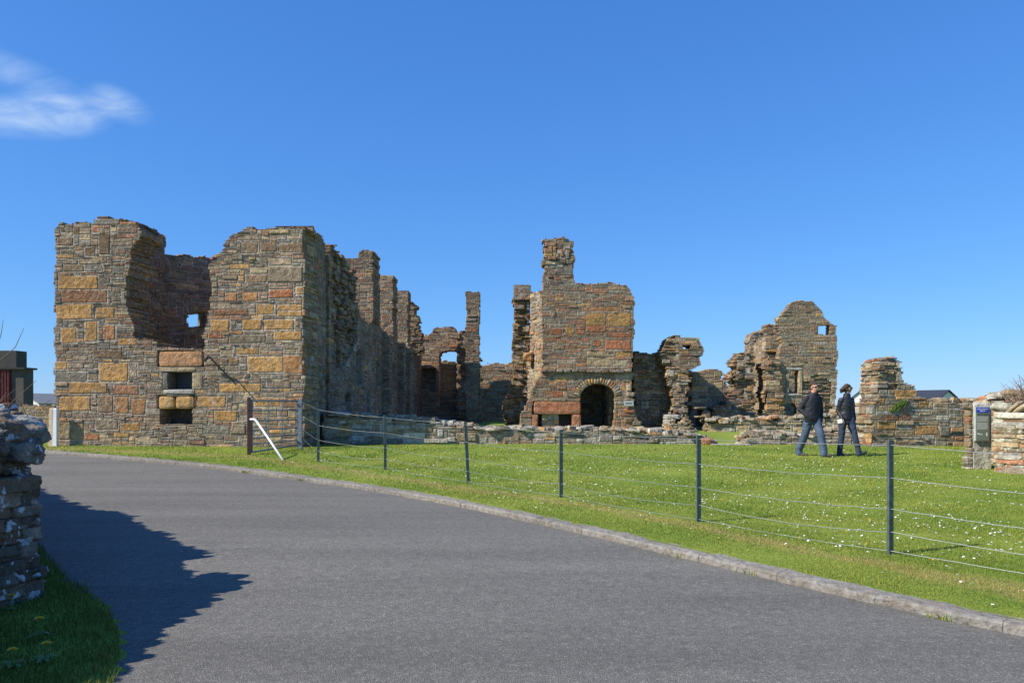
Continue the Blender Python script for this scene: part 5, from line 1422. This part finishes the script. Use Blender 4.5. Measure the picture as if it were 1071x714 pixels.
def hand(mb, wrist, dirv, palm_n, side, curl=.5, s=1.0):
    """palm, four bent fingers and a thumb leaving the side of the palm"""
    d = Vector(dirv).normalized(); nrm = Vector(palm_n); nrm = (nrm - d * nrm.dot(d)).normalized(); sd = d.cross(nrm) * side; w = Vector(wrist)
    for k in range(5):
        o_ = (k - 2) * .0165 * s; limb(mb, [w + sd * o_ * .6, w + d * .045 * s + sd * o_ * .9, w + d * .088 * s + sd * o_], [.017 * s, .0155 * s, .0125 * s], 8)
    for k, ln in enumerate((.066, .078, .073, .056)):
        b = w + d * .09 * s + sd * (-.030 + .020 * k) * s; a1, a2, a3 = curl * .6, curl * 1.5, curl * 2.2; L1, L2, L3 = ln * .45 * s, ln * .32 * s, ln * .25 * s
        p1 = b + (d * math.cos(a1) + nrm * math.sin(a1)) * L1; p2 = p1 + (d * math.cos(a2) + nrm * math.sin(a2)) * L2; p3 = p2 + (d * math.cos(a3) + nrm * math.sin(a3)) * L3
        limb(mb, [b, p1, p2, p3], [.0095 * s, .009 * s, .0085 * s, .007 * s], 8)
    b = w + d * .02 * s - sd * .03 * s; p1 = b + (d * .6 - sd * .7 + nrm * .2).normalized() * .04 * s; p2 = p1 + (d * .85 - sd * .25 + nrm * .45).normalized() * .03 * s; p3 = p2 + (d * .9 + nrm * .4).normalized() * .022 * s
    limb(mb, [b, p1, p2, p3], [.014 * s, .0115 * s, .0105 * s, .008 * s], 8)


def head(mb, c, yaw, s=1.0):
    """c = centre of the head; yaw = where it looks (0 = -y, + = towards +x)"""
    f = Vector((math.sin(yaw), -math.cos(yaw), 0)); r = Vector((math.cos(yaw), math.sin(yaw), 0)); u = Vector((0, 0, 1)); c = Vector(c)
    ball(mb, c + u * .03 * s - f * .008 * s, (.074 * s, .094 * s, .085 * s), rot=(0, 0, yaw))
    ball(mb, c - u * .03 * s + f * .018 * s, (.058 * s, .068 * s, .075 * s), rot=(0, 0, yaw))
    ball(mb, c - u * .085 * s + f * .05 * s, (.030 * s, .028 * s, .024 * s), rot=(0, 0, yaw))
    mb.tube([c + f * .086 * s + u * .022 * s, c + f * .108 * s - u * .022 * s, c + f * .085 * s - u * .03 * s], [.010 * s, .016 * s, .012 * s], 8)
    ball(mb, c + f * .080 * s + u * .032 * s, (.05 * s, .014 * s, .012 * s), rot=(0, 0, yaw))
    ball(mb, c + f * .078 * s - u * .052 * s, (.024 * s, .013 * s, .012 * s), rot=(0, 0, yaw))
    for k in (-1, 1): ball(mb, c + r * k * .076 * s - f * .006 * s, (.012 * s, .022 * s, .032 * s), rot=(0, 0, yaw))
    return f, r, u, c


def glasses(parent, c, yaw, s=1.0):
    f = Vector((math.sin(yaw), -math.cos(yaw), 0)); r = Vector((math.cos(yaw), math.sin(yaw), 0)); u = Vector((0, 0, 1)); c = Vector(c); mb = MB()
    for k in (-1, 1):
        ball(mb, c + f * .093 * s + r * k * .034 * s + u * .016 * s, (.029 * s, .008 * s, .02 * s), rot=(0, 0, yaw + k * .22))
        mb.tube([c + f * .085 * s + r * k * .062 * s + u * .022 * s, c - f * .01 * s + r * k * .082 * s + u * .02 * s], .004 * s, 6)
    mb.tube([c + f * .1 * s - r * .012 * s + u * .022 * s, c + f * .1 * s + r * .012 * s + u * .022 * s], .004 * s, 6)
    mb.build('sunglasses', M_lens, parent, True)
    mb = MB(); ball(mb, c + f * .0885 * s - u * .05 * s, (.021 * s, .006 * s, .0065 * s), rot=(0, 0, yaw)); mb.build('mouth', M_lip, parent, True)


def shoe(parent, heel, yaw, pitch=0.0, s=1.0):
    """heel = point under the ankle; yaw as for the head"""
    mb = MB(); f = Vector((math.sin(yaw) * math.cos(pitch), -math.cos(yaw) * math.cos(pitch), math.sin(pitch))); u = Vector((0, 0, 1)) if not pitch else Vector((-math.sin(yaw) * math.sin(pitch), math.cos(yaw) * math.sin(pitch), math.cos(pitch))); h = Vector(heel)
    P = [h - f * .05 * s + u * .035, h + u * .045, h + f * .08 * s + u * .042, h + f * .15 * s + u * .033, h + f * .205 * s + u * .026]
    mb.tube(P, [.034 * s, .043 * s, .044 * s, .043 * s, .026 * s], 12, flat=.82); ball(mb, h + u * .07, (.04 * s, .045 * s, .05 * s), rot=(0, 0, yaw))
    ball(mb, P[-1], .025 * s)
    fuse(mb, 'shoe', M_shoe, parent, .009, 4)


# ---- the man: striding to the right and a little towards us, hands in his jacket
def place(px, py): X, Y = ground(px, py); return X, Y


MX, MY = ground(851.5, 477); z0 = gz(MY); s = 1.0
V3 = lambda x, y, z: Vector((MX + x, MY + y, z0 + z))
man = empty('person', (MX, MY, z0), 'man in sunglasses, navy hooded jacket and faded jeans, hands in his pockets', 'person')
hc = V3(.0, 0, 1.665); yawm = .38
an1, an2 = V3(-.27, .25, .09), V3(.15, -.22, .09)
hip1, hip2 = V3(-.125, .03, .92), V3(.045, -.02, .92); kn1, kn2 = V3(-.19, .10, .50), V3(.095, -.17, .50)
mb = MB()
head(mb, hc, yawm)
limb(mb, [V3(-.02, .01, 1.46), V3(-.008, .005, 1.58)], [.062, .056])
yb = .45
loft(mb, [(V3(-.04, 0, .86), .15, .10, yb), (V3(-.04, 0, .95), .165, .115, yb), (V3(-.04, 0, 1.08), .145, .105, yb), (V3(-.04, 0, 1.25), .165, .115, yb), (V3(-.035, 0, 1.38), .18, .11, yb), (V3(-.03, 0, 1.45), .13, .08, yb), (V3(-.02, 0, 1.5), .06, .06, yb)])
sh1, sh2 = V3(-.225, -.05, 1.40), V3(.15, .06, 1.40); el1, el2 = V3(-.335, .03, 1.14), V3(.20, .12, 1.12); wr1, wr2 = V3(-.215, -.11, .985), V3(.165, .0, .93)
limb(mb, [sh1, el1, wr1], [.055, .044, .03]); limb(mb, [sh2, el2, wr2], [.055, .044, .03])
hand(mb, wr1, (.09, -.02, -.07), (0, 1, 0), 1, .5, .95); hand(mb, wr2, (-.03, -.05, -.08), (0, 1, 0), -1, .5, .95)
limb(mb, [hip1, kn1, an1], [.085, .058, .042]); limb(mb, [hip2, kn2, an2], [.085, .058, .042])
limb(mb, [an1 - Vector((0, 0, .02)), an1 + Vector((.03, -.04, -.04))], [.034, .026]); limb(mb, [an2 - Vector((0, 0, .02)), an2 + Vector((.03, -.04, -.04))], [.034, .026])
fuse(mb, 'body', M_skin, man, .008, 3)
mb = MB()
loft(mb, [(V3(-.045, 0, .845), .205, .16, yb), (V3(-.045, 0, .93), .215, .165, yb), (V3(-.045, 0, 1.05), .205, .155, yb), (V3(-.045, 0, 1.2), .21, .155, yb), (V3(-.04, 0, 1.33), .215, .15, yb), (V3(-.035, 0, 1.43), .185, .12, yb), (V3(-.02, 0, 1.49), .11, .095, yb), (V3(-.01, .0, 1.54), .09, .09, yb)])
limb(mb, [sh1 + Vector((.02, 0, -.005)), el1, wr1], [.085, .07, .056]); limb(mb, [sh2 + Vector((-.02, 0, -.005)), el2, wr2 + Vector((0, 0, -.01))], [.085, .07, .056])
limb(mb, [wr1, wr1 + Vector((.09, -.02, -.06))], [.06, .06]); limb(mb, [wr2, wr2 + Vector((-.05, -.04, -.08))], [.06, .065])
for a in np.linspace(0, 6.28, 14)[:-1]:   # hood lying round the collar
    ball(mb, V3(-.012 + math.cos(a) * .085, .03 + math.sin(a) * .085, 1.525 + .02 * math.sin(a)), (.04, .04, .045))
fuse(mb, 'jacket', M_navy, man, .012, 4, .0035)
mb = MB()
loft(mb, [(V3(-.045, 0, .80), .155, .12, yb), (V3(-.045, 0, .97), .175, .125, yb)])
limb(mb, [hip1 + Vector((0, 0, -.03)), kn1, an1 + Vector((-.01, .02, .05)), an1 + Vector((0, .01, -.03))], [.112, .094, .09, .088]); limb(mb, [hip2 + Vector((0, 0, -.03)), kn2, an2 + Vector((0, .01, .05)), an2 + Vector((0, 0, -.03))], [.112, .094, .088, .086])
fuse(mb, 'jeans', M_jean, man, .012, 4, .002)
shoe(man, an1 - Vector((0, 0, .09)), .6); shoe(man, an2 - Vector((0, 0, .09)), .95)
glasses(man, hc, yawm)
mb = MB(); f = Vector((math.sin(yawm), -math.cos(yawm), 0))
rr = random.Random(2)
ball(mb, hc + Vector((0, 0, .058)) - f * .032, (.082, .088, .074), rot=(0, 0, yawm)); ball(mb, hc - f * .055 + Vector((0, 0, .005)), (.07, .05, .07), rot=(0, 0, yawm))
for _ in range(40):
    a, b = rr.uniform(0, 6.28), rr.uniform(.15, 1.4); q = Vector((math.cos(a) * math.sin(b) * .083, math.sin(a) * math.sin(b) * .09, math.cos(b) * .08)); ball(mb, hc + Vector((0, 0, .062)) - f * .028 + q, .016)
fuse(mb, 'hair', M_hairm, man, .008, 1, .002)

# ---- the woman: walking to the right, looking away to the right
MX, MY = ground(885.5, 477); z0 = gz(MY)
wom = empty('person', (MX, MY, z0), 'woman with brown tied-back hair, black quilted jacket and dark jeans holding white paper', 'person')
hc = V3(.045, .02, 1.645); yawm = 1.75
an1, an2 = V3(-.12, .12, .085), V3(.235, -.12, .10)
hip1, hip2 = V3(-.085, .03, .90), V3(.085, -.03, .90); kn1, kn2 = V3(-.10, .05, .49), V3(.155, -.10, .50)
mb = MB(); head(mb, hc, yawm, .95); limb(mb, [V3(.0, .02, 1.42), V3(.02, .02, 1.56)], [.052, .048])
yb = .5
loft(mb, [(V3(0, 0, .84), .15, .11, yb), (V3(0, 0, .93), .165, .12, yb), (V3(0, 0, 1.08), .125, .095, yb), (V3(0, 0, 1.25), .14, .11, yb), (V3(0, 0, 1.36), .155, .10, yb), (V3(0, 0, 1.42), .11, .07, yb), (V3(0, 0, 1.46), .055, .055, yb)])
sh1, sh2 = V3(-.165, -.05, 1.36), V3(.155, .06, 1.36); el1, el2 = V3(-.20, .02, 1.10), V3(.20, .12, 1.10); wr1, wr2 = V3(-.15, -.12, .90), V3(.205, .03, .88)
limb(mb, [sh1, el1, wr1], [.046, .037, .025]); limb(mb, [sh2, el2, wr2], [.046, .037, .025])
hand(mb, wr1, (.04, -.04, -.10), (-1, .3, 0), 1, .75, .95); hand(mb, wr2, (.0, -.03, -.1), (-1, 0, 0), -1, .5, .9)
limb(mb, [hip1, kn1, an1], [.085, .054, .036]); limb(mb, [hip2, kn2, an2], [.085, .054, .036])
limb(mb, [an1 - Vector((0, 0, .02)), an1 + Vector((.03, -.02, -.03))], [.03, .024]); limb(mb, [an2 - Vector((0, 0, .02)), an2 + Vector((.03, -.02, -.02))], [.03, .024])
fuse(mb, 'body', M_skin, wom, .008, 3)
mb = MB()
loft(mb, [(V3(0, 0, .895), .18, .145, yb), (V3(0, 0, 1.0), .18, .14, yb), (V3(0, 0, 1.1), .162, .13, yb), (V3(0, 0, 1.24), .178, .145, yb), (V3(0, 0, 1.34), .175, .13, yb), (V3(0, 0, 1.41), .14, .095, yb), (V3(0.01, 0.01, 1.46), .095, .085, yb), (V3(.012, .01, 1.53), .078, .075, yb)])
limb(mb, [sh1 + Vector((.01, 0, 0)), el1, wr1 + Vector((0, 0, .01))], [.072, .058, .044]); limb(mb, [sh2 + Vector((-.01, 0, 0)), el2, wr2 + Vector((0, 0, .01))], [.072, .058, .044])
fuse(mb, 'jacket', M_puff, wom, .012, 3, .004)
mb = MB()
loft(mb, [(V3(0, 0, .80), .155, .12, yb), (V3(0, 0, .95), .165, .125, yb)])
limb(mb, [hip1 + Vector((0, 0, -.02)), kn1, an1 + Vector((0, 0, .05)), an1 + Vector((0, 0, -.04))], [.105, .072, .066, .072]); limb(mb, [hip2 + Vector((0, 0, -.02)), kn2, an2 + Vector((0, 0, .05)), an2 + Vector((.005, 0, -.03))], [.105, .072, .066, .072])
fuse(mb, 'jeans', M_jeand, wom, .011, 4, .003)
shoe(wom, an1 - Vector((0, 0, .085)), 1.1, 0, .92); shoe(wom, an2 - Vector((-.015, 0, .085)), 1.2, .42, .95)
glasses(wom, hc, yawm, .95)
mb = MB(); f = Vector((math.sin(yawm), -math.cos(yawm), 0))
ball(mb, hc + Vector((0, 0, .05)) - f * .034, (.08, .088, .074), rot=(0, 0, yawm)); ball(mb, hc - f * .06, (.066, .05, .06), rot=(0, 0, yawm))
for (a, b, r_) in ((.115, -.005, .045), (.15, -.02, .05), (.18, -.045, .045), (.19, -.08, .033), (.14, -.06, .035)):
    ball(mb, hc - f * a + Vector((0, -.01, b)), r_)
for _ in range(45):
    q = Vector((rr.gauss(0, .03), rr.gauss(0, .03), rr.gauss(0, .035))); ball(mb, hc - f * rr.uniform(.1, .19) + Vector((0, 0, -.02)) + q, .013)
fuse(mb, 'hair', M_hairm, wom, .008, 1, .002)
# white folded paper held in her right hand
c = V3(-.245, -.20, .86); mb = MB()
V = []
for (a, b) in ((-1, -1), (1, -1), (1, 1), (-1, 1)): V.append((c.x + a * .036 - b * .010, c.y - a * .044, c.z + b * .045 + a * .010))
V += [(x, y + .006, z) for x, y, z in V]
mb.add(V, [(0, 1, 2, 3), (7, 6, 5, 4), (0, 4, 5, 1), (1, 5, 6, 2), (2, 6, 7, 3), (3, 7, 4, 0)])
o = mb.build('leaflet', M_paper, None, origin=tuple(c)); tag(o, "small white folded leaflet in the walking woman's hand", 'leaflet')
